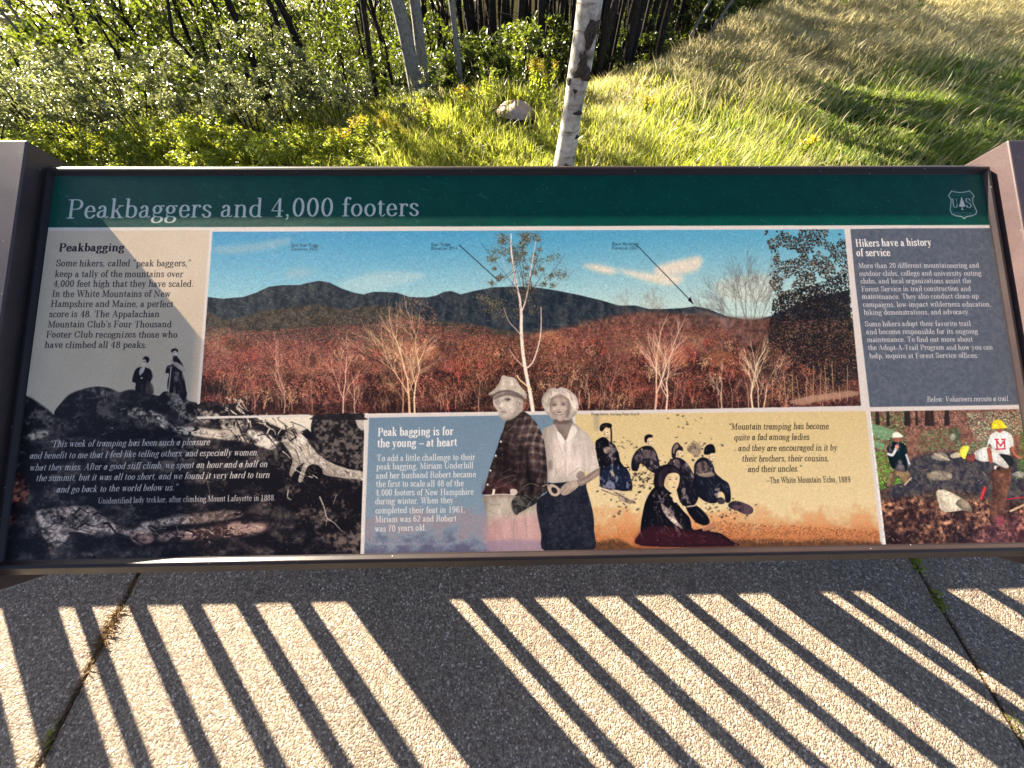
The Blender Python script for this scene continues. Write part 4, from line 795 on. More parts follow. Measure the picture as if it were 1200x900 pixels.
zE(217,160,6,10,(216,204,190),.9,soft=2); zE(212,170,6,2.4,(120,104,96),.7,soft=1); zE(240,164,11,8,(212,200,186),.7,soft=3); S(Z([(230,160),(243,172),(247,184)]),.7,(148,130,120),.5); zE(224,183,12,2.6,(108,86,80),.85,soft=1); zE(222,177,11,3,(164,148,138),.6,soft=1); zE(228,197,9,5,(206,192,178),.6,soft=2)
P(Z([(234,214),(252,209),(270,197),(288,182),(296,190),(276,206),(252,222),(238,224)]),(54,44,42),.85,soft=1,n=3)
folds(Z([(215,150),(262,150),(262,195),(215,200)]),16,[(150,134,124),(222,210,196)],1.4,4,.5,.35)
P(Z([(171,118),(184,109),(200,92),(211,72),(217,57),(224,53),(238,58),(256,61),(270,72),(284,94),(302,114),(305,128),(297,138),(284,126),(262,115),(236,109),(208,112),(188,122),(175,126)]),(222,210,192),n=4,shade=.25,tex=NF,col2=(204,192,174))
P(Z([(173,122),(190,118),(208,109),(236,105),(264,111),(286,123),(298,137),(290,140),(264,120),(236,114),(210,117),(192,126),(176,128)]),(96,84,76),.8,soft=1,n=4); P(Z([(205,92),(240,88),(282,98),(290,108),(240,99),(200,103)]),(178,164,148),.6,soft=2,n=4); P(Z([(224,58),(238,70),(236,86),(226,74)]),(182,170,154),.6,soft=2,n=3)
# woman
P(Z([(382,432),(420,426),(508,420),(516,450),(530,500),(541,548),(543,600),(536,676),(372,676),(356,610),(340,528),(348,490),(380,464)]),(34,36,45),n=4,shade=.25,tex=NF,col2=(50,52,62))
P(Z([(400,212),(452,200),(470,222),(462,250),(441,284),(424,264),(408,238)]),(136,120,110),n=3,shade=.2); P(Z([(402,212),(450,202),(456,222),(420,226)]),(92,78,72),.7,soft=2)
P(Z([(360,248),(384,234),(404,227),(414,246),(440,284),(454,256),(468,222),(492,238),(520,260),(540,290),(552,340),(561,380),(546,392),(522,401),(510,380),(507,350),(508,421),(460,428),(420,433),(384,432),(379,400),(374,340),(368,290)]),(226,214,200),n=3,shade=.22,tex=NM,col2=(206,192,178))
for pts,w_ in [([(404,230),(414,250),(438,282)],.8),([(468,224),(462,250),(442,284)],.8),([(441,284),(443,340),(441,428)],.7),([(507,300),(508,350),(508,420)],1.2),([(384,300),(396,340),(390,390)],1.3),([(410,400),(440,370)],1.0),([(450,410),(490,380)],1.5),([(470,310),(500,298)],1.0),([(392,270),(402,300)],.8),([(520,300),(535,350)],1.0),([(420,300),(432,330)],.8)]: S(Z(pts),w_,(172,156,144),.55)
P(Z([(412,250),(432,268),(440,290),(428,296),(414,270)]),(236,226,212),.8,n=3); P(Z([(466,232),(484,250),(462,280),(446,288)]),(236,226,212),.8,n=3)
zE(388,372,8,20,(128,112,104),.7,soft=2); P(Z([(480,408),(492,392),(508,398),(510,420),(490,424)]),(120,104,96),.7,n=3,soft=1); folds(Z([(384,300),(500,290),(505,415),(386,425)]),40,[(236,226,214),(184,168,156)],1.2,7,.8,.4)
P(Z([(560,382),(563,400),(548,416),(522,432),(500,444),(480,442),(484,428),(508,414),(528,400)]),(148,130,118),n=4,shade=.2); S(Z([(556,396),(524,420),(496,434)]),1.3,(186,168,152),.6)
P(Z([(378,444),(394,438),(410,444),(423,456),(424,470),(410,481),(394,478),(384,466)]),(186,168,150),n=4); P(Z([(393,450),(408,452),(414,466),(404,472),(394,464)]),(44,38,40),n=4)
P(Z([(422,458),(436,440),(456,428),(482,425),(494,432),(486,448),(470,462),(452,474),(434,478),(424,470)]),(182,164,148),n=4,shade=.15)
for pts in [[(430,468),(444,450)],[(440,474),(456,454)],[(452,474),(466,456)],[(462,466),(474,450)]]: S(Z(pts),.6,(104,88,80),.8)
S(Z([(484,424),(490,440)]),.8,(66,56,54),.8); S(Z([(360,446),(378,440),(386,446)]),1.4,(140,124,114),.8)
P(Z([(358,150),(362,128),(376,110),(394,98),(410,102),(424,96),(446,101),(464,112),(480,128),(488,150),(487,174),(478,192),(466,204),(452,212),(400,208),(384,196),(370,180)]),(216,203,188),n=4,shade=.3)
folds(Z([(362,130),(400,102),(450,104),(484,140),(480,190),(460,200),(462,140),(430,116),(396,124),(384,150),(386,190),(366,172)]),90,[(150,136,124),(236,228,214),(116,102,94),(196,182,168)],1.2,4,.7,.65)
P(Z([(386,158),(390,138),(404,126),(430,122),(450,134),(460,156),(457,182),(446,202),(428,216),(412,211),(398,196),(388,178)]),(176,160,146),n=4,shade=.15)
P(Z([(448,136),(462,158),(458,190),(444,206),(446,170)]),(112,98,90),.65,soft=2,n=3); P(Z([(386,150),(392,134),(402,130),(396,156),(392,176)]),(120,106,98),.55,soft=2,n=3); P(Z([(392,138),(412,124),(440,126),(456,144),(440,138),(412,134)]),(128,114,104),.5,soft=2)
zE(403,158,7.5,4,(88,76,70),.85,soft=2); zE(434,156,8,4,(88,76,70),.85,soft=2); zE(404,158,3,1.8,(50,42,40),.9); zE(434,156,3,1.8,(50,42,40),.9); S(Z([(395,150),(410,149)]),.5,(104,90,84),.6); S(Z([(425,148),(443,148)]),.5,(104,90,84),.6)
zE(416,168,5,9,(200,184,168),.8,soft=2); zE(417,176,6,2,(120,104,94),.6,soft=1); zE(401,172,7,7,(204,188,172),.7,soft=2); zE(438,171,8,7,(200,184,168),.7,soft=2); zE(420,188,15,6,(98,78,70),.75,soft=1); S(Z([(408,187),(420,190),(433,186)]),1.1,(228,218,204),.9); zE(421,205,9,5,(192,176,160),.6,soft=2)
for q in range(110): E(rg.uniform(634,695),rg.uniform(580,640),.32,.32,(160,160,168),.7)
for ch_ in range(3): cv[...,ch_]=.62*cv[...,ch_]+.38*blur(cv[...,ch_],1)
_ph=np.zeros((CH,CW,1),np.float32)
for pl,am in ((LS,1.0),([(5,500),(428,486),(426,660),(-20,664)],.8),(VP,1.9),(BB,.5),(TB,.5)):
    Fk=fill(MP(pl)); _ph[Fk[0]:Fk[1],Fk[2]:Fk[3],0]=np.maximum(_ph[Fk[0]:Fk[1],Fk[2]:Fk[3],0],Fk[4]*am)
gr_=blur(rg.normal(0,1,(CH,CW)).astype(np.float32),1)*3.2
cv*=1+np.clip(gr_,-2,2)[...,None]*.038*_ph
mean_=.36; cv[:]=np.clip(mean_+(cv-mean_)*(1+.10*_ph),0,1)
# ================================================================ LETTERING
SIL=(190,196,192)
text('Peakbaggers and 4,000 footers',77,255.5,492,14.2,SIL,by=252.5)
text('Peakbagging',68.5,294.5,146,6.0,(16,16,24),bold=True,it=False,by=294)
for i,(s_,xa,xb,y) in enumerate([('Some hikers, called “peak baggers,”',65,224,312),('keep a tally of the mountains over',64,214.5,324.5),('4,000 feet high that they have scaled.',62,227,336),('In the White Mountains of New',60.5,200,347.8),('Hampshire and Maine, a perfect',59,203,359.6),('score is 48. The Appalachian',57,187,371.5),('Mountain Club’s Four Thousand',55.5,201,383.5),('Footer Club recognizes those who',53.5,208,395.5),('have climbed all 48 peaks.',52,172.5,407.6)]):
    text(s_,xa,y,xb,4.9,(22,22,28),it=False)
LT=(226,222,216)
for s_,xa,xb,y,yb in [('“This week of tramping has been such a pleasure',57,245.5,524,521.5),('and benefit to me that I feel like telling others, and especially women,',34,303,537.5,533.5),('what they miss. After a good stiff climb, we spent an hour and a half on',34,313.5,551.5,547),('the summit, but it was all too short, and we found it very hard to turn',41.5,316,564,560),('and go back to the world below us.”',65.5,208,577.2,574.4)]:
    text(s_,xa,y,xb,5.0,LT,it=True,by=yb)
text('Unidentified lady trekker, after climbing Mount Lafayette in 1888.',114.5,590,322.5,4.5,(216,212,208),by=586.5)
text('Peak bagging is for',442.5,511,531.5,6.3,(232,228,222),bold=True,by=509.5); text('the young – at heart',442,524,536,6.3,(232,228,222),bold=True,by=522.5)
for s_,xa,xb,y in [('To add a little challenge to their',441.5,557,540.3),('peak bagging, Miriam Underhill',441,555,550.2),('and her husband Robert became',440.5,558,560.7),('the first to scale all 48 of the',440.5,543.5,570.8),('4,000 footers of New Hampshire',440,555,581),('during winter. When they',439.5,531.5,591),('completed their feat in 1961,',439.5,545.5,601.8),('Miriam was 62 and Robert',439.5,535,612.2),('was 70 years old.',439,500,623)]:
    text(s_,xa,y,xb,4.8,(232,228,220),by=y-1.4,wear=.15)
text('Photo right, courtesy Robert and Miriam Underhill',438.5,638.6,530,1.9,(200,180,180),sans=False,a=.7,wear=.5)
for s_,xa,xb,y in [('“Mountain tramping has become',853.5,971,503.5),('quite a fad among ladies',860,948.5,516),('and they are encouraged in it by',865,981,528.6),('their brothers, their cousins,',869.5,971.5,541),('and their uncles.”',876,939.5,553.2)]:
    text(s_,xa,y,xb,4.7,(24,22,22),it=True,by=y-.8)
text('–The White Mountain Echo, 1889',898.5,566,997,4.5,(24,22,22),by=565)
text('Hikers have a history',1003,289,1092,5.6,(236,230,222),bold=True,by=287.6); text('of service',1004,300,1044,5.6,(236,230,222),bold=True)
for s_,xa,xb,y in [('More than 20 different mountaineering and',1006,1148,314.2),('outdoor clubs, college and university outing',1007,1150.5,323.4),('clubs, and local organizations assist the',1008.5,1138.5,332.3),('Forest Service in trail construction and',1009.5,1138,341.5),('maintenance. They also conduct clean-up',1010.5,1147.5,350.3),('campaigns, low-impact wilderness education,',1011.5,1162,359.7),('hiking demonstrations, and advocacy.',1012.5,1137,368.8),('Some hikers adopt their favorite trail',1014,1138,382.4),('and become responsible for its ongoing',1015.5,1146.5,391.6),('maintenance. To find out more about',1016.5,1140.5,400.8),('the Adopt-A-Trail Program and how you can',1017.5,1164,410.2),('help, inquire at Forest Service offices.',1019,1147,419.8)]:
    text(s_,xa,y,xb,3.9,(224,218,214),by=y-.6,wear=.3)
text('Below: Volunteers reroute a trail.',1086.5,471,1183,3.9,(226,222,218),it=True,by=469.6,wear=.3)
# ---- shield emblem
SH=[(1115.2,223.8),(1119.5,225),(1125,225.6),(1131,225),(1136,223.6),(1140,227.5),(1141.6,229.8),(1139.8,232.5),(1140,237.5),(1142.6,243),(1144.6,247.5),(1143.4,251),(1139,252.8),(1133,253.8),(1130,256),(1127,253.8),(1120,252.8),(1115.5,250.8),(1113.6,246.5),(1114.2,240),(1114.6,234),(1113.4,232),(1111.4,229.6)]
for i in range(len(SH)): S([SH[i],SH[(i+1)%len(SH)]],1.1,SIL,sm=False)
SI=[(1127.5+(x-1127.5)*.85,239+(y-239)*.85) for x,y in SH]
for i in range(3,len(SH)): S([SI[i],SI[(i+1)%len(SH)]],.35,SIL,.6,sm=False)
P([(1126.6,230),(1128.4,234),(1129.8,237.6),(1131.6,242),(1127.9,242.4),(1127.8,244.4),(1130,245.8),(1126.4,245.8),(1127,242.4),(1123.8,242),(1125,237.6),(1125.8,234)],(200,204,198),sm=False)
text('U',1116.2,243.6,1123.8,6.8,SIL); text('S',1132,243.4,1139.4,7.2,SIL)
text('FOREST SERVICE',1116.5,230.4,1137.5,1.5,SIL,a=.55,sans=True); text('DEPARTMENT OF AGRICULTURE',1117,250.6,1139.5,1.3,SIL,a=.6,sans=True)
# ---- wear: grain, specks; scratches drawn bright, their sun glint painted in
cv*=(1+.10*(NG[...,None]-.5)); 
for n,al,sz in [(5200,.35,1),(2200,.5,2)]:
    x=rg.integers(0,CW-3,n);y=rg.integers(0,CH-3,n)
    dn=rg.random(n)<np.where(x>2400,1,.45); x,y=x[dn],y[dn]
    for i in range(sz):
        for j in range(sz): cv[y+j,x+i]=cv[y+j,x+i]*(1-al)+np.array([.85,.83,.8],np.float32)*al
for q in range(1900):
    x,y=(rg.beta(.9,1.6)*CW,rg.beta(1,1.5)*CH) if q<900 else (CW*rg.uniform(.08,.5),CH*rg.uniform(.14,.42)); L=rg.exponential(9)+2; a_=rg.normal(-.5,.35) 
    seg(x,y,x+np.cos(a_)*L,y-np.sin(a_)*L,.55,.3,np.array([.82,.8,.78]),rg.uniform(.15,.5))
cv=np.clip((cv-.02)*1.05*np.array([1.06,1.0,.945],np.float32),0.010,1)
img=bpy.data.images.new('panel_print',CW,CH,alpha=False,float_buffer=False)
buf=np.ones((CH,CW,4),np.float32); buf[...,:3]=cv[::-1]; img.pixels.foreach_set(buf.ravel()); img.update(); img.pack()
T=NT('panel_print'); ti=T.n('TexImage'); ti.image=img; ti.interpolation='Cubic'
nz=T.noise(700,3,.7); nw=T.noise(160,5,.75)
rr=T.ramp(nw,[(.3,(.26,.26,.26)),(.7,(.46,.46,.46))])
p=T.bsdf(Roughness=.35,Specular_IOR_Level=.14); T.l(ti,p); T.t.links.new(rr.outputs[0],p.inputs['Roughness'])
b=T.bump(nz,.28,.0006); b2=T.bump(nw,.12,.0010,b); T.t.links.new(b2.outputs[0],p.inputs['Normal']); M_PRINT=T.done(p)
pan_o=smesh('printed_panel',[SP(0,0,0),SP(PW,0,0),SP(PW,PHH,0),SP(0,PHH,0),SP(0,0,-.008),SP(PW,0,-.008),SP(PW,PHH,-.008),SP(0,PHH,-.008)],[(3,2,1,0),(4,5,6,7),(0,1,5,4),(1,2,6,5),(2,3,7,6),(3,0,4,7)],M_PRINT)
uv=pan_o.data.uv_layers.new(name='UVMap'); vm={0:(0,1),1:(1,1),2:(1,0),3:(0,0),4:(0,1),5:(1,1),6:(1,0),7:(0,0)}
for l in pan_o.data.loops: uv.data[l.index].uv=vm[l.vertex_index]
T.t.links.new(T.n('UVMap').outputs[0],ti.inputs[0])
# frame rails, mitred, ridge 6 mm proud of the print
prof=[(-.004,-.0015),(0,.0012),(.0036,.0058),(.0046,.0062),(.0075,.0062),(.0088,.0058),(.0222,-.0100),(.0226,-.0130),(.0226,-.032),(-.004,-.030)]
def rail(side):
    V=[];n=len(prof)
    for end in (0,1):
        for d,nn in prof:
            if side=='t': u=-d if end==0 else PW+d; v=-d
            if side=='b': u=-d if end==0 else PW+d; v=PHH+d
            if side=='l': v=-d if end==0 else PHH+d; u=-d*.8
            if side=='r': v=-d if end==0 else PHH+d; u=PW+d*.8
            if side in 'tb': u=-d*.8 if end==0 else PW+d*.8
            V.append(SP(u,v,nn))
    F=[(i,(i+1)%n,n+(i+1)%n,n+i) for i in range(n)]+[tuple(range(n))[::-1],tuple(range(n,2*n))]
    if side in 'tr': F=[f[::-1] for f in F]
    return smesh('frame_rail',V,F,M_FRAME)
for s in 'tblr': rail(s)
smesh('back_tray',[SP(a,b,c) for a,b,c in [(0.01,0.01,-.012),(PW-.01,.01,-.012),(PW-.01,PHH-.01,-.012),(.01,PHH-.01,-.012),(.01,.01,-.05),(PW-.01,.01,-.05),(PW-.01,PHH-.01,-.05),(.01,PHH-.01,-.05)]],box((0,0,0),(1,1,1))[1],M_PAINT)
for u0,u1 in ((-.2185,-.0185),(PW+.0185,PW+.2185)):
    v0,v1,n0,n1=-.041,.638,-.115,.0245
    o=smesh('side_arm',[SP(u0,v0,n0),SP(u1,v0,n0),SP(u1,v1,n0),SP(u0,v1,n0),SP(u0,v0,n1),SP(u1,v0,n1),SP(u1,v1,n1),SP(u0,v1,n1)],box((0,0,0),(1,1,1))[1],M_PAINT); bevel(o,.0022,2)
    x0=PO[0]+u0+(.015 if u0<0 else .025); lg=smesh('leg',*box((x0,.571,.012),(x0+.15,.711,1.08)),M_PAINT); bevel(lg,.006,2)
    bp=smesh('base_plate',*box((x0-.03,.54,.001),(x0+.18,.742,.012)),M_PAINT,lg); 
    for bx_,by_ in ((x0-.012,.556),(x0+.162,.556),(x0-.012,.726),(x0+.162,.726)):
        t=np.linspace(0,2*np.pi,7)[:-1]; V=[(bx_+.009*math.cos(a),by_+.009*math.sin(a),z) for z in (.012,.02) for a in t]
        smesh('anchor_bolt',V,[(i,(i+1)%6,6+(i+1)%6,6+i) for i in range(6)]+[tuple(range(6,12))],M_PAINT,lg)
# ------------------------------------------------------------------ railing behind the sign (its shadow falls in the foreground)
RY=.80; K47=SUN.x/-SUN.y     # shadow shift in X per metre of Y
RAIL=empty('railing',(0,RY,0)); tag(RAIL,'timber picket railing standing behind the sign, casting the barred shadow on the paving','railing')
def rmesh(name,b,mat=M_WOOD): o=mesh(name,[(v[0],v[1]-RY,v[2]) for v in b[0]],b[1],mat,RAIL); bevel(o,.003,1); return o
def from_shadow(xs,y): return xs-(y-.15)*1.066
dpt=.035
for a,b in [(-2.02,-1.95),(-1.84,-1.77),(-1.466,-1.398),(-1.283,-1.212),(-1.101,-1.027),(-.919,-.846),(-.735,-.655),(-.539,-.469),(-.33,-.26),(-.135,-.065),(.047,.12),(.224,.297),(.410,.475),(.592,.657),(.767,.836),(1.174,1.247),(1.42,1.49),(1.70,1.773),(1.88,1.95),(2.07,2.14)]:
    x0=from_shadow(a,RY); wd=(b-a)-dpt*1.066
    rmesh('picket',box((x0,RY,.10),(x0+wd,RY+dpt,1.0)))
for a in (-1.708,.938):
    x0=from_shadow(a,RY-.03); rmesh('post',box((x0,RY-.03,.0),(x0+.095,RY+.065,1.06)))
rmesh('top_rail',box((-4,RY-.045,1.0),(3,RY+.085,1.04)))
zb=(RY-.15)/1.463
rmesh('kick_board',box((-4,RY+.0355,.02),(3,RY+.058,zb+.012)))
# ------------------------------------------------------------------ leaves and plants
def leaf_arrays(C,size,upbias=.6,seed=0,narrow=.42):
    r=np.random.default_rng(seed); n=len(C)
    nrm=r.normal(size=(n,3)); nrm[:,2]=np.abs(nrm[:,2])+upbias; nrm/=np.linalg.norm(nrm,axis=1)[:,None]
    t=r.normal(size=(n,3)); t-=nrm*(t*nrm).sum(1)[:,None]; t/=np.linalg.norm(t,axis=1)[:,None]; b=np.cross(nrm,t)
    L=(size*(.6+.8*r.random(n)))[:,None]; Wd=L*narrow
    V=np.stack([C-t*L*.5,C-t*L*.05+b*Wd*.5+nrm*L*.08,C+t*L*.5-nrm*L*.08,C-t*L*.05-b*Wd*.5+nrm*L*.08],1).reshape(-1,3)
    q=np.arange(n)[:,None]*4; I=np.concatenate([q+[0,1,2],q+[0,2,3]],1).reshape(-1,3)
    return V,I
def cloud(n,shape,seed):
    """clumped points inside an ellipsoid-like volume; shape=(rx,ry,z0,z1)"""
    r=np.random.default_rng(seed); rx,ry,z0,z1=shape; k=max(8,n//55)
    t=r.uniform(0,6.283,k); q=np.sqrt(r.random(k)); h=r.random(k); prof=np.sin(np.pi*np.clip(.12+.8*h,0,1))**.6
    cc=np.c_[rx*q*np.cos(t)*prof,ry*q*np.sin(t)*prof,z0+(z1-z0)*h]; s=.13*(rx+ry)*.5*(.6+.8*r.random(k))
    i=r.integers(0,k,n); d=r.normal(size=(n,3)); d/=np.linalg.norm(d,axis=1)[:,None]; d*=(r.random(n)**.5)[:,None]
    P=cc[i]+d*s[i][:,None]*np.array([1.5,1.5,.9]); return P,cc
def tube(pts,rs,sides=7):
    V=[];F=[]; pts=[Vector(p) for p in pts]
    for i,p in enumerate(pts):
        d=(pts[min(i+1,len(pts)-1)]-pts[max(i-1,0)]).normalized(); a=d.orthogonal().normalized(); b=d.cross(a)
        if i==0: a0=a
        else: a=(a0-d*a0.dot(d)).normalized(); b=d.cross(a); a0=a
        for k in range(sides):
            t=2*math.pi*k/sides; V.append(p+(a*math.cos(t)+b*math.sin(t))*rs[i])
    for i in range(len(pts)-1):
        for k in range(sides): F.append((i*sides+k,i*sides+(k+1)%sides,(i+1)*sides+(k+1)%sides,(i+1)*sides+k))
    return V,F
def join(parts):
    V=[];F=[]
    for v,f in parts:
        b=len(V); V+=list(v); F+=[tuple(i+b for i in q) for q in f]
    return V,F
def shrub(label,n,shape,size,mat,seed,group,stem=M_BARK_D,narrow=.42,up=.6,cat='shrub',name='shrub'):
    r=empty(name); tag(r,label,cat,group)
    P,cc=cloud(n,shape,seed); P[:,2]=np.maximum(P[:,2],.01); V,I=leaf_arrays(P,np.full(n,size),up,seed,narrow)
    me=fast_mesh('foliage',V,I,3,mat); link(bpy.data.objects.new('foliage',me),r)
    parts=[tube([(0,0,-.25),(c[0]*.5,c[1]*.5,c[2]*.55),(c[0],c[1],c[2])],[.012*shape[3],.008*shape[3],.002],4) for c in cc[::max(1,len(cc)//14)]]
    mesh('stem',*join(parts),stem,r); return r
def tree(label,h,rt,n,shape,size,mat,seed,group,bark=M_BARK_D,name='forest_tree',limbs=7,lean=0.0):
    r=empty(name); tag(r,label,'tree',group); rr_=random.Random(seed)
    pts=[(rr_.gauss(0,.02)*i+lean*i/8*h*.15,rr_.gauss(0,.02)*i,-.5+(h+.5)*i/8) for i in range(9)]; rs=[rt*(1.15-.95*i/8) for i in range(9)]
    parts=[tube(pts,rs,7)]
    P,cc=cloud(n,shape,seed)
    for q in range(limbs):
        c=cc[rr_.randrange(len(cc))]; zb_=max(.3,c[2]-rr_.uniform(.3,.9)); f=min(1,max(0,(zb_+.5)/(h+.5)))*8; i=min(7,int(f)); b=Vector(pts[i]).lerp(Vector(pts[i+1]),f-i)
        parts.append(tube([b,b.lerp(Vector(c),.5)+Vector((0,0,.05)),c],[rt*.35,rt*.2,rt*.06],4))
    for q in range(5):
        z=rr_.uniform(.3,h*.5); a=rr_.uniform(0,6.28); L=rr_.uniform(.2,.7); f=(z+.5)/(h+.5)*8; i=min(7,int(f)); b=Vector(pts[i]).lerp(Vector(pts[i+1]),f-i)
        parts.append(tube([b,b+Vector((math.cos(a)*L,math.sin(a)*L,L*.3))],[rt*.16,rt*.04],3))
    mesh('trunk',*join(parts),bark,r,smooth=True)
    V,I=leaf_arrays(P,np.full(n,size),.5,seed+9); me=fast_mesh('crown',V,I,3,mat); link(bpy.data.objects.new('crown',me),r); return r
def place(proto_used,root,x,y,rz,s,label=None,dz=0):
    loc=(x,y,float(tz(x,y))+dz)
    if not proto_used: root.location=loc; root.rotation_euler=(0,0,rz); root.scale=(s,s,s) if not hasattr(s,'__len__') else s; o=root
    else: o=dup(root,loc,rz,s)
    if label: o['label']=label
    return o
# dark forest: tall thin trees beyond the meadow edge
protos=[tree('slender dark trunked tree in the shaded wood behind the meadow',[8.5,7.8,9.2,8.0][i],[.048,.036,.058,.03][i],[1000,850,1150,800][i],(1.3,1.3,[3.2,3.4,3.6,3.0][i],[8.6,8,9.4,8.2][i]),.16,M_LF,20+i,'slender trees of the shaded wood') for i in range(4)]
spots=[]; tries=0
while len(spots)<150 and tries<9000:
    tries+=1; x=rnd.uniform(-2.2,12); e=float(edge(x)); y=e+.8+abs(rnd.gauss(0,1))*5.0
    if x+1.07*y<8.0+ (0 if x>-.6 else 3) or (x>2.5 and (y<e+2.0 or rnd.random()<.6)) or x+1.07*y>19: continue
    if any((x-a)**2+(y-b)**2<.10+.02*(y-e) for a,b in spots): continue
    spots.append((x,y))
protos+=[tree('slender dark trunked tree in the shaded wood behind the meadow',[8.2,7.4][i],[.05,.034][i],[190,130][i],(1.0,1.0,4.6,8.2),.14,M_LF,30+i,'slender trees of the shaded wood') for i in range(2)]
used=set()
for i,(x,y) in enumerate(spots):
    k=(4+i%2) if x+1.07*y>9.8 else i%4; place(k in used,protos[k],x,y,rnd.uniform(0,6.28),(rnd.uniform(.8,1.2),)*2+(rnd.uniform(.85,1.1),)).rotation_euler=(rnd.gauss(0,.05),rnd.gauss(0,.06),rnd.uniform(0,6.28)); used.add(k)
# understory: dark bushes among the trunks
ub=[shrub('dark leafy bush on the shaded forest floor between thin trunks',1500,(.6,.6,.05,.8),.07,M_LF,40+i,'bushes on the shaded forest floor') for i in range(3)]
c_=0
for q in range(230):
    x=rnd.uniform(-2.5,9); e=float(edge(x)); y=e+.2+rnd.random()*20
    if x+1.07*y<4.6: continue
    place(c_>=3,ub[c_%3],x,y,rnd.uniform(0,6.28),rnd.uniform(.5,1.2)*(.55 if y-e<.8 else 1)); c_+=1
# left wood: leafy saplings, seen from above their crowns
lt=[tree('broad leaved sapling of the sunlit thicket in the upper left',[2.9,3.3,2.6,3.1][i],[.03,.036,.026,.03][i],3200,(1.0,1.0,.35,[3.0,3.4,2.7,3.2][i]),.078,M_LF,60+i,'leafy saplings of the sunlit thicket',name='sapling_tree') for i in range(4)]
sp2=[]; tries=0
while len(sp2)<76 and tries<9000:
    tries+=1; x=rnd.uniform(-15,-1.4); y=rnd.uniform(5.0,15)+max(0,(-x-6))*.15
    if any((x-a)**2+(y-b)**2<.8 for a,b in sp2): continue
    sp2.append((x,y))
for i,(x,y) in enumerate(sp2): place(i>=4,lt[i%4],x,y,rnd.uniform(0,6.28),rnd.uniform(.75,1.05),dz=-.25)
# taller backdrop trees far left / far behind
for i in range(70):
    x=rnd.uniform(-22,16); y=rnd.uniform(17,30)
    place(True,protos[(4+i%2) if x+1.07*y>17 else i%4],x,y,rnd.uniform(0,6.28),rnd.uniform(.75,1.0))
dk=tree('slim dark trunk rising out of the leafy thicket in the upper left',4.6,.042,420,(.8,.8,2.3,4.4),.08,M_LF,77,'slim dark trunks in the left thicket',name='thicket_tree',limbs=9); first=True
for i in range(60):
    x=rnd.uniform(-14,-1.0); y=rnd.uniform(5.3,14)
    place(not first,dk,x,y,rnd.uniform(0,6.28),rnd.uniform(.7,1.0),dz=-.2); first=False
# shrubs in front of the left wood
pale=[shrub('pale grey-green shrub with shiny small leaves in the left thicket',2600,(.52,.45,.05,.95),.045,M_LS,80+i,'pale shiny shrubs of the left thicket') for i in range(3)]
yel=[shrub('low yellow-green shrub glowing in the sun behind the sign',2200,(.45,.4,.02,.5),.042,M_LY,90+i,'yellow-green shrubs behind the sign') for i in range(3)]
c1=c2=0
PL=['under the dark leaning trunk, leftmost of the shrubs there','directly at the foot of the dark leaning trunk','just right of the foot of the dark leaning trunk','below the gap between the two dark leaning trunks','below the dark curved trunk','halfway between the far left stems and the leaning trunk','in front of the pale leaning stems at the far left','at the upper left picture edge','above the left end of the sign frame, behind the yellow shrubs','just right of the foot of the pale leaning stems','in front of the dark leaning trunk, touching the yellow shrubs','in the second row right of the dark leaning trunk','in the second row below the dark curved trunk','small one right of the curved trunk','small one at the foot of the thin dark trunk','small one between the grey pair and the slim bluish trunk','cut by the left picture edge above the side arm','largest one behind the far left stems','large one right of the far left stems','tiny one right of the slim bluish trunk','tiny one in front of the grey pair']
for (px,py,s) in [(210,118,.8),(250,112,.8),(285,125,.7),(330,120,.85),(370,112,.8),(170,150,.8),(60,150,1.0),(20,135,1.0),(100,165,.8),(130,140,.8),(230,145,.7),(300,150,.7),(350,150,.6),(400,140,.6),(430,118,.5),(510,115,.45),(-20,160,1.0),(50,110,1.1),(110,105,1.0),(550,120,.3),(480,140,.4)]:
    g=on_ground(px,py+22*s); place(c1>=3,pale[c1%3],g[0],g[1],rnd.uniform(0,6.28),s*rnd.uniform(.8,1.0),'pale grey-green shiny shrub '+PL[c1]); c1+=1
YL=['just above the frame corner at the left side arm','second one above the frame, right of the left side arm','above the letter P of the panel title','above the first g of the panel title','above the end of the word Peakbaggers','above the word and in the panel title','above the figure 4 of the panel title','above the zeros of the panel title','above the gap before the last title word','above the last title word','small one right of the panel title','small one below the grey pair of trunks','low one touching the frame above the title start','low one touching the frame above the title middle','low one touching the frame above the title numbers','leftmost one, half hidden by the side arm','low small one touching the frame near the goldenrod']
for (px,py,s) in [(75,178,.8),(110,182,.7),(150,178,.8),(190,180,.7),(225,175,.7),(260,180,.8),(295,178,.7),(330,182,.7),(365,178,.7),(400,180,.6),(430,175,.5),(460,182,.5),(150,196,.7),(250,198,.7),(340,198,.7),(60,196,.9),(430,198,.5)]:
    g=on_ground(px,py+14*s); place(c2>=3,yel[c2%3],g[0],g[1],rnd.uniform(0,6.28),s*rnd.uniform(.8,1.05),'yellow-green sunlit shrub '+YL[c2]); c2+=1
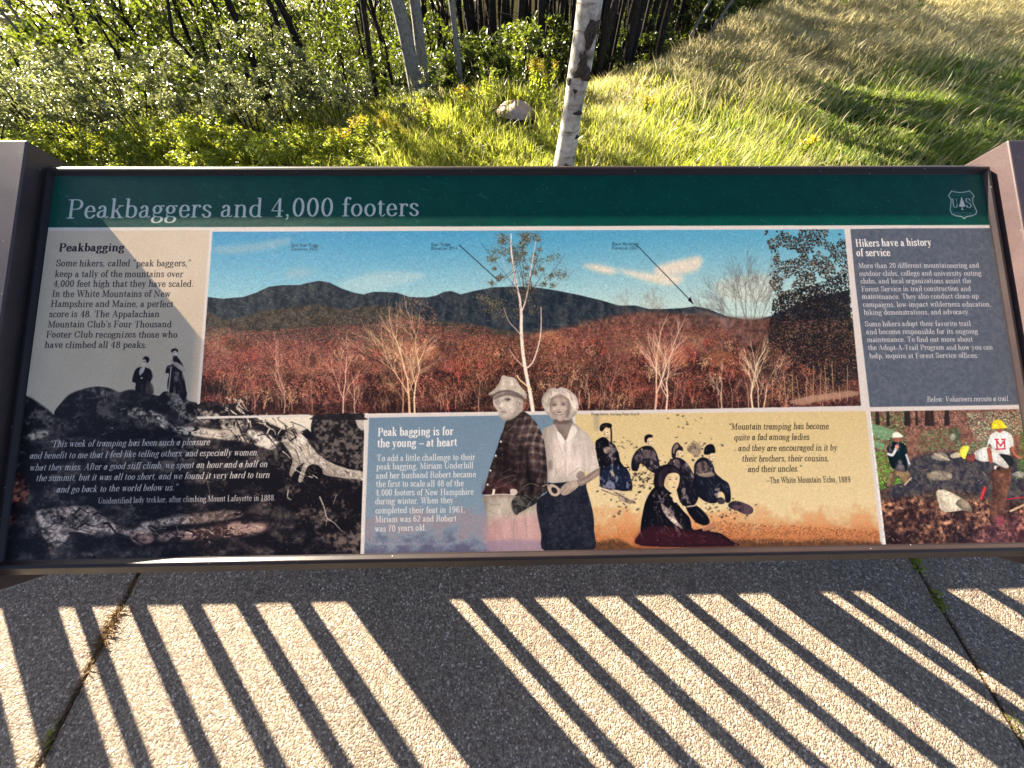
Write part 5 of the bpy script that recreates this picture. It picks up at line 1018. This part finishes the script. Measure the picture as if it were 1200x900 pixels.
# ------------------------------------------------------------------ individual trunks one can tell apart
def trunk_px(name,label,pts,Y,h,mat,branches=6,seed=1,crown=True,sides=10):
    """pts: (px,py,width px) up the visible trunk, standing in the vertical plane at distance Y"""
    P=[];Rr=[]
    for px,py,wp in pts:
        q=at_depth(px,py,Y); P.append(Vector(q)); dz=float(CR[2]@(q-EYE)); Rr.append(wp/FPX*dz/2)
    d=(P[0]-P[1]); d=d/max(abs(d.z),1e-3); zg=float(tz(P[0].x,Y))-.15
    base=P[0]+d*(P[0].z-zg) ; base.z=zg
    up=(P[-1]-P[-2]); up=up/up.z; top=P[-1]+up*(h-P[-1].z)*.9; mid=P[-1].lerp(top,.4)
    ptsw=[base]+P+[mid,top]; rs=[Rr[0]*1.12]+Rr+[Rr[-1]*.7,.012]
    r=empty(name,tuple(base)); tag(r,label,'tree')
    loc=[p-base for p in ptsw]; rr_=random.Random(seed); parts=[tube(loc,rs,sides)]; tips=[]
    for q in range(branches):
        b=loc[-3].lerp(loc[-1],rr_.uniform(.62,.95)); a=rr_.uniform(0,6.28); L=rr_.uniform(.5,1.5)*min(1,h/6); e=b+Vector((math.cos(a)*L,math.sin(a)*L,L*.6)); tips.append(e)
        parts.append(tube([b,b.lerp(e,.5)+Vector((0,0,.1)),e],[rs[-2]*.4,rs[-2]*.25,.008],5))
    me=mesh('trunk',*join(parts),mat,r,smooth=True)
    if crown and tips and tips[0].z+base.z>2.5 and base.x+1.07*base.y>3.6:
        rg_=np.random.default_rng(seed); C=np.array([list(tips[i]) for i in rg_.integers(0,len(tips),1100)])+rg_.normal(0,.42,(1100,3))
        V,I=leaf_arrays(C,np.full(1100,.09),.5,seed); link(bpy.data.objects.new('crown',fast_mesh('crown',V,I,3,M_LF)),r)
    return r,ptsw,rs
birch,bp_,br_=trunk_px('birch_tree','white barked birch with black scars standing close behind the middle of the sign',[(660.5,196,24.5),(666,160,23),(671.5,128,22),(675,104,24),(680,78,27),(685.5,42,27.5),(689,18,29),(691,2,30.5)],3.0,6.5,M_BIRCH,6,3,sides=20)
def scar(px,py,rw,rh,rot=0):
    """raised ragged scar on the side of the birch that faces the viewer"""
    q=at_depth(px,py,3.0); base=Vector(bp_[0])
    # trunk centre at that height
    for a,b,ra,rb in zip(bp_[:-1],bp_[1:],br_[:-1],br_[1:]):
        if a.z<=q[2]<=b.z or b==bp_[-1]: t=(q[2]-a.z)/(b.z-a.z); c=a.lerp(b,t); R_=ra+(rb-ra)*t; break
    dz=float(CR[2]@(q-EYE)); k=dz/FPX; offx=q[0]-c.x; rs_=random.Random(int(px*7))
    V=[];F=[];nr,na=5,16
    for i in range(nr+1):
        for j in range(na):
            rr=i/nr; a=2*math.pi*j/na; jag=1+.28*math.sin(3*a+px)+.15*rs_.uniform(-1,1) if i>1 else 1
            X_=offx+rr*jag*rw*k*math.cos(a); Z_=rr*jag*rh*k*math.sin(a)*1.12+rot*rr*rw*k*math.cos(a)
            X_=max(-R_*.97,min(R_*.97,X_)); dep=math.sqrt(max(R_*R_-X_*X_,1e-6))
            lift=(.011 if 0<rr<.75 else (-.004 if rr==0 else -.003))+rs_.uniform(-.002,.003)
            V.append(Vector((c.x+X_*(1+lift/R_*.5),c.y-dep-lift,q[2]+Z_))-base)
    for i in range(nr):
        for j in range(na): F.append((i*na+j,i*na+(j+1)%na,(i+1)*na+(j+1)%na,(i+1)*na+j))
    mesh('bark_scar',V,F,M_SCAR,birch,smooth=True)
scar(692,36,12,14.5,.5); scar(681.5,77,11.5,12,-.2); scar(665.5,93,3.2,4); scar(672.5,103,3,2.6); scar(676,129,7.5,2.2,-.1); scar(662,189,3.5,2.5); scar(675,157,2.5,2.2); scar(683,58,2,1.5)
trunk_px('grey_tree','thick grey trunk, left one of the leaning pair behind the middle shrubs',[(492,128,17),(484,85,16.5),(475,40,16),(466,2,16)],5.1,7,M_BARK_G,5,11)
trunk_px('grey_tree','thinner grey trunk, right one of the leaning pair behind the middle shrubs',[(499,115,12),(494,70,12.5),(489,25,12.5),(486,2,13)],5.25,7,M_BARK_G,5,12)
trunk_px('grey_tree','slim bluish grey trunk just right of the grey pair',[(541,108,6),(537,70,6.5),(532,25,7),(529,2,7)],5.5,7,M_BARK_G,5,13)
trunk_px('dark_tree','dark leaning trunk in the left thicket above the pale shrubs',[(312,112,8),(298,75,8.5),(283,38,8),(270,8,8)],5.6,3.6,M_BARK_D,4,14)
trunk_px('dark_tree','dark curved trunk left of the grey pair, near the top edge',[(359,85,7),(350,55,8),(338,25,8),(326,2,8)],6.0,3.6,M_BARK_D,4,15)
trunk_px('dark_tree','thin dark trunk between the curved trunk and the grey pair',[(441,112,6),(434,70,6),(429,30,6),(425,2,6)],5.6,6,M_BARK_D,4,16)
trunk_px('pale_sapling','pale thin leaning stem at the far left, lower of two',[(98,127,3),(66,90,3),(30,48,3),(4,16,3)],5.4,2.6,M_BARK_G,3,17,sides=6)
trunk_px('pale_sapling','pale thin leaning stem at the far left, upper of two',[(100,120,3),(72,82,3),(38,42,3),(12,8,3)],5.6,2.6,M_BARK_G,3,18,sides=6)
trunk_px('thin_tree','thin pale leaning stem at the right end of the wood',[(806,48,3),(815,32,3),(824,15,3),(832,2,3)],7.8,6,M_BARK_G,3,19,sides=6)
trunk_px('thin_tree','second thin pale stem at the right end of the wood, crossing above the tan grass',[(838,30,3),(848,15,3),(857,2,3)],8.2,6,M_BARK_G,3,20,sides=6)
# ------------------------------------------------------------------ boulder
def boulder():
    g=on_ground(603,127); V=[];F=[]; nr,na=8,18; r_=random.Random(4)
    for i in range(nr+1):
        ph=i/nr*math.pi/2
        for j in range(na):
            a=2*math.pi*j/na; k=1+.10*math.sin(2*a+1)+.06*math.sin(5*a)+r_.uniform(-.03,.03)
            V.append((.21*math.cos(ph)*math.cos(a)*k,.20*math.cos(ph)*math.sin(a)*k,.16*math.sin(ph)*(1+.10*math.sin(3*a)+.05*math.sin(7*a))-.01))
    for i in range(nr):
        for j in range(na): F.append((i*na+j,i*na+(j+1)%na,(i+1)*na+(j+1)%na,(i+1)*na+j))
    o=mesh('boulder',V,F,M_ROCK,smooth=True,loc=(g[0],g[1],float(tz(g[0],g[1]))-.045)); tag(o,'rounded pinkish grey boulder half hidden in grass left of the birch','boulder')
boulder(); BLD=on_ground(603,127)
# ------------------------------------------------------------------ goldenrod and leafy sprigs
def goldenrod(x,y,h,label,fl=True,n=34,mat=M_LY):
    r=empty('goldenrod' if fl else 'leafy_sprig',(x,y,float(tz(x,y)))); tag(r,label,'wild flower' if fl else 'plant')
    parts=[];C=[];Fl=[]
    for s in range(4):
        a=rnd.uniform(0,6.28); t=Vector((math.cos(a)*h*.2,math.sin(a)*h*.2,h*rnd.uniform(.8,1.1))); parts.append(tube([(0,0,-.03),t*.5+Vector((0,0,.03)),t],[.004,.003,.0015],3))
        for q in range(n): f=rnd.uniform(.25,1); b=rnd.uniform(0,6.28); C.append(t*f+Vector((math.cos(b),math.sin(b),0))*.05*h*2*(1.2-f))
        hd=[]
        for q in range(60): b=rnd.uniform(0,6.28); f=rnd.uniform(.88,1.05); hd.append(t*f+Vector((math.cos(b),math.sin(b),rnd.uniform(-.3,.3)))*.03*rnd.random()**.5*1.3)
        Fl.append(hd)
    mesh('stem',*join(parts),M_GG,r); C=np.array([list(c) for c in C]); V,I=leaf_arrays(C,np.full(len(C),.05),.3,int(x*99)%97,.28); link(bpy.data.objects.new('foliage',fast_mesh('foliage',V,I,3,mat)),r)
    if fl:
        for hd in Fl: C=np.array([list(c) for c in hd]); V,I=leaf_arrays(C,np.full(len(C),.012),.3,3,.9); link(bpy.data.objects.new('flower_head',fast_mesh('flower_head',V,I,3,M_FL)),r)
    return r
for (px,py,h,lab) in [(640,128,.42,'goldenrod with yellow heads just right of the boulder'),(622,122,.45,'goldenrod with yellow heads behind the boulder'),(430,182,.32,'yellow goldenrod low behind the sign, left of centre'),(452,176,.3,'yellow goldenrod leaning beside the low shrubs left of centre'),(478,185,.3,'yellow goldenrod directly below the pair of grey trunks'),(412,190,.28,'orange-yellow goldenrod touching the frame left of centre'),(540,150,.3,'goldenrod tuft below the slim bluish trunk'),(500,160,.3,'goldenrod tuft at the foot of the grey pair'),(130,190,.25,'yellow goldenrod above the left end of the frame'),(940,172+6,.2,'small yellow flower clump in the grass above the frame at right'),(758,132,.2,'single yellow flower head in the shade right of the birch'),(1068,20,.5,'goldenrod at the top of the tan grass slope'),(985,12,.5,'goldenrod at the meadow edge near the top')]:
    g=on_ground(px,py); goldenrod(g[0],g[1],h,lab)
g=on_ground(600,108); goldenrod(g[0],g[1],.62,'leafy sprig with pale green leaves rising behind the boulder',False,40)
g=on_ground(575,128); goldenrod(g[0],g[1],.4,'leafy sprig left of the boulder',False,40)
g=on_ground(1150,110); goldenrod(g[0],g[1],.35,'tall seed stem cluster in the right meadow',False,16,M_GT)
# ------------------------------------------------------------------ meadow grass (uncountable)
def grass(name,n,area,h,mat,wd,seed,lean=(.25,.0),dens=None,near=2.0):
    r=np.random.default_rng(seed); X=[];Y=[]; got=0
    while got<n:
        u=r.uniform(area[0],area[1],n*2); w_=r.random(n*2); y=area[2]*(area[3]/area[2])**w_   # denser near the viewer
        k=(y<edge(u)+.5); 
        k&=~((np.abs(u-BLD[0]*.95)<.26)&(y<BLD[1]+.1)&(y>BLD[1]-.6)&(r.random(n*2)<.95))
        if dens is not None: k&=(r.random(n*2)<dens(u,y))
        X.append(u[k]); Y.append(y[k]); got+=k.sum()
    X=np.concatenate(X)[:n]; Y=np.concatenate(Y)[:n]; Z=tz(X,Y)-.01
    H=h*(.45+.8*r.random(n))*(1+.35*np.sin(X*2.3+Y)*np.cos(Y*1.9)); a=r.uniform(0,6.283,n); ln=np.abs(r.normal(.42,.32,n))*H
    sw=1.2*np.sin(X*1.9+2*np.sin(Y*1.3)); dx=np.cos(a)*ln+lean[0]*H*(1+.8*np.cos(sw)); dy=np.sin(a)*ln+(lean[1]+.25*np.sin(sw*1.7+X))*H; H=H*(.8+.3*(np.sin(X*5.1+1.7*np.sin(Y*3))*np.sin(Y*4.3+X)>.1)); b=r.uniform(0,6.283,n); W_=wd*(.6+.8*r.random(n))*(1+.30*(Y-3)); cx,cy=np.cos(b)*W_,np.sin(b)*W_
    V=np.stack([np.c_[X-cx,Y-cy,Z],np.c_[X+cx,Y+cy,Z],np.c_[X+dx*.35+cx*.75,Y+dy*.35+cy*.75,Z+H*.6],np.c_[X+dx*.35-cx*.75,Y+dy*.35-cy*.75,Z+H*.6],np.c_[X+dx,Y+dy,Z+H*.92]],1).reshape(-1,3)
    q=np.arange(n)[:,None]*5; I=np.concatenate([q+[0,1,2],q+[0,2,3],q+[3,2,4]],1).reshape(-1,3)
    o=link(bpy.data.objects.new(name,fast_mesh(name,V,I,3,mat))); tag(o,kind='stuff'); return o
sm=lambda t:1/(1+np.exp(-t))
pn=lambda x,y:np.sin(x*1.3+.7*y)*np.cos(y*1.1-x*.5)
lush=lambda x,y:sm((x-.75)*4)*sm((.45*x+4.3-y+.35*pn(x,y))*4)
grass('meadow_grass',170000,(-2.5,12,2.2,12),.075,M_GG,.0032,101,(.0,0),lambda x,y:np.clip(lush(x,y)+.10,0,1))
grass('tall_yellow_grass',60000,(-4.5,3.2,2.4,6.5),.19,M_GY,.0026,102,(.0,0),lambda x,y:np.clip(1-sm((x-1.1)*4)*.85,0,1))
grass('tan_grass',75000,(.6,13,3.2,14),.20,M_GT,.0022,103,(.05,0),lambda x,y:np.clip(1-lush(x,y)*.96,0.0,1)*sm((x-.9)*5))
grass('clover_patches',34000,(.2,12,2.4,10),.045,M_LY,.0075,105,(0,0),lambda x,y:np.clip(pn(x*2,y*2)*1.4,0,1))
grass('seed_stalks',2600,(-1,12,2.6,12),.30,M_GT,.0022,106,(.15,0))
grass('low_undergrowth',30000,(-9,2,2.2,7),.16,M_LY,.006,104,(.05,0))
print('SCENE BUILT',round(time.time()-T00,1),'s')
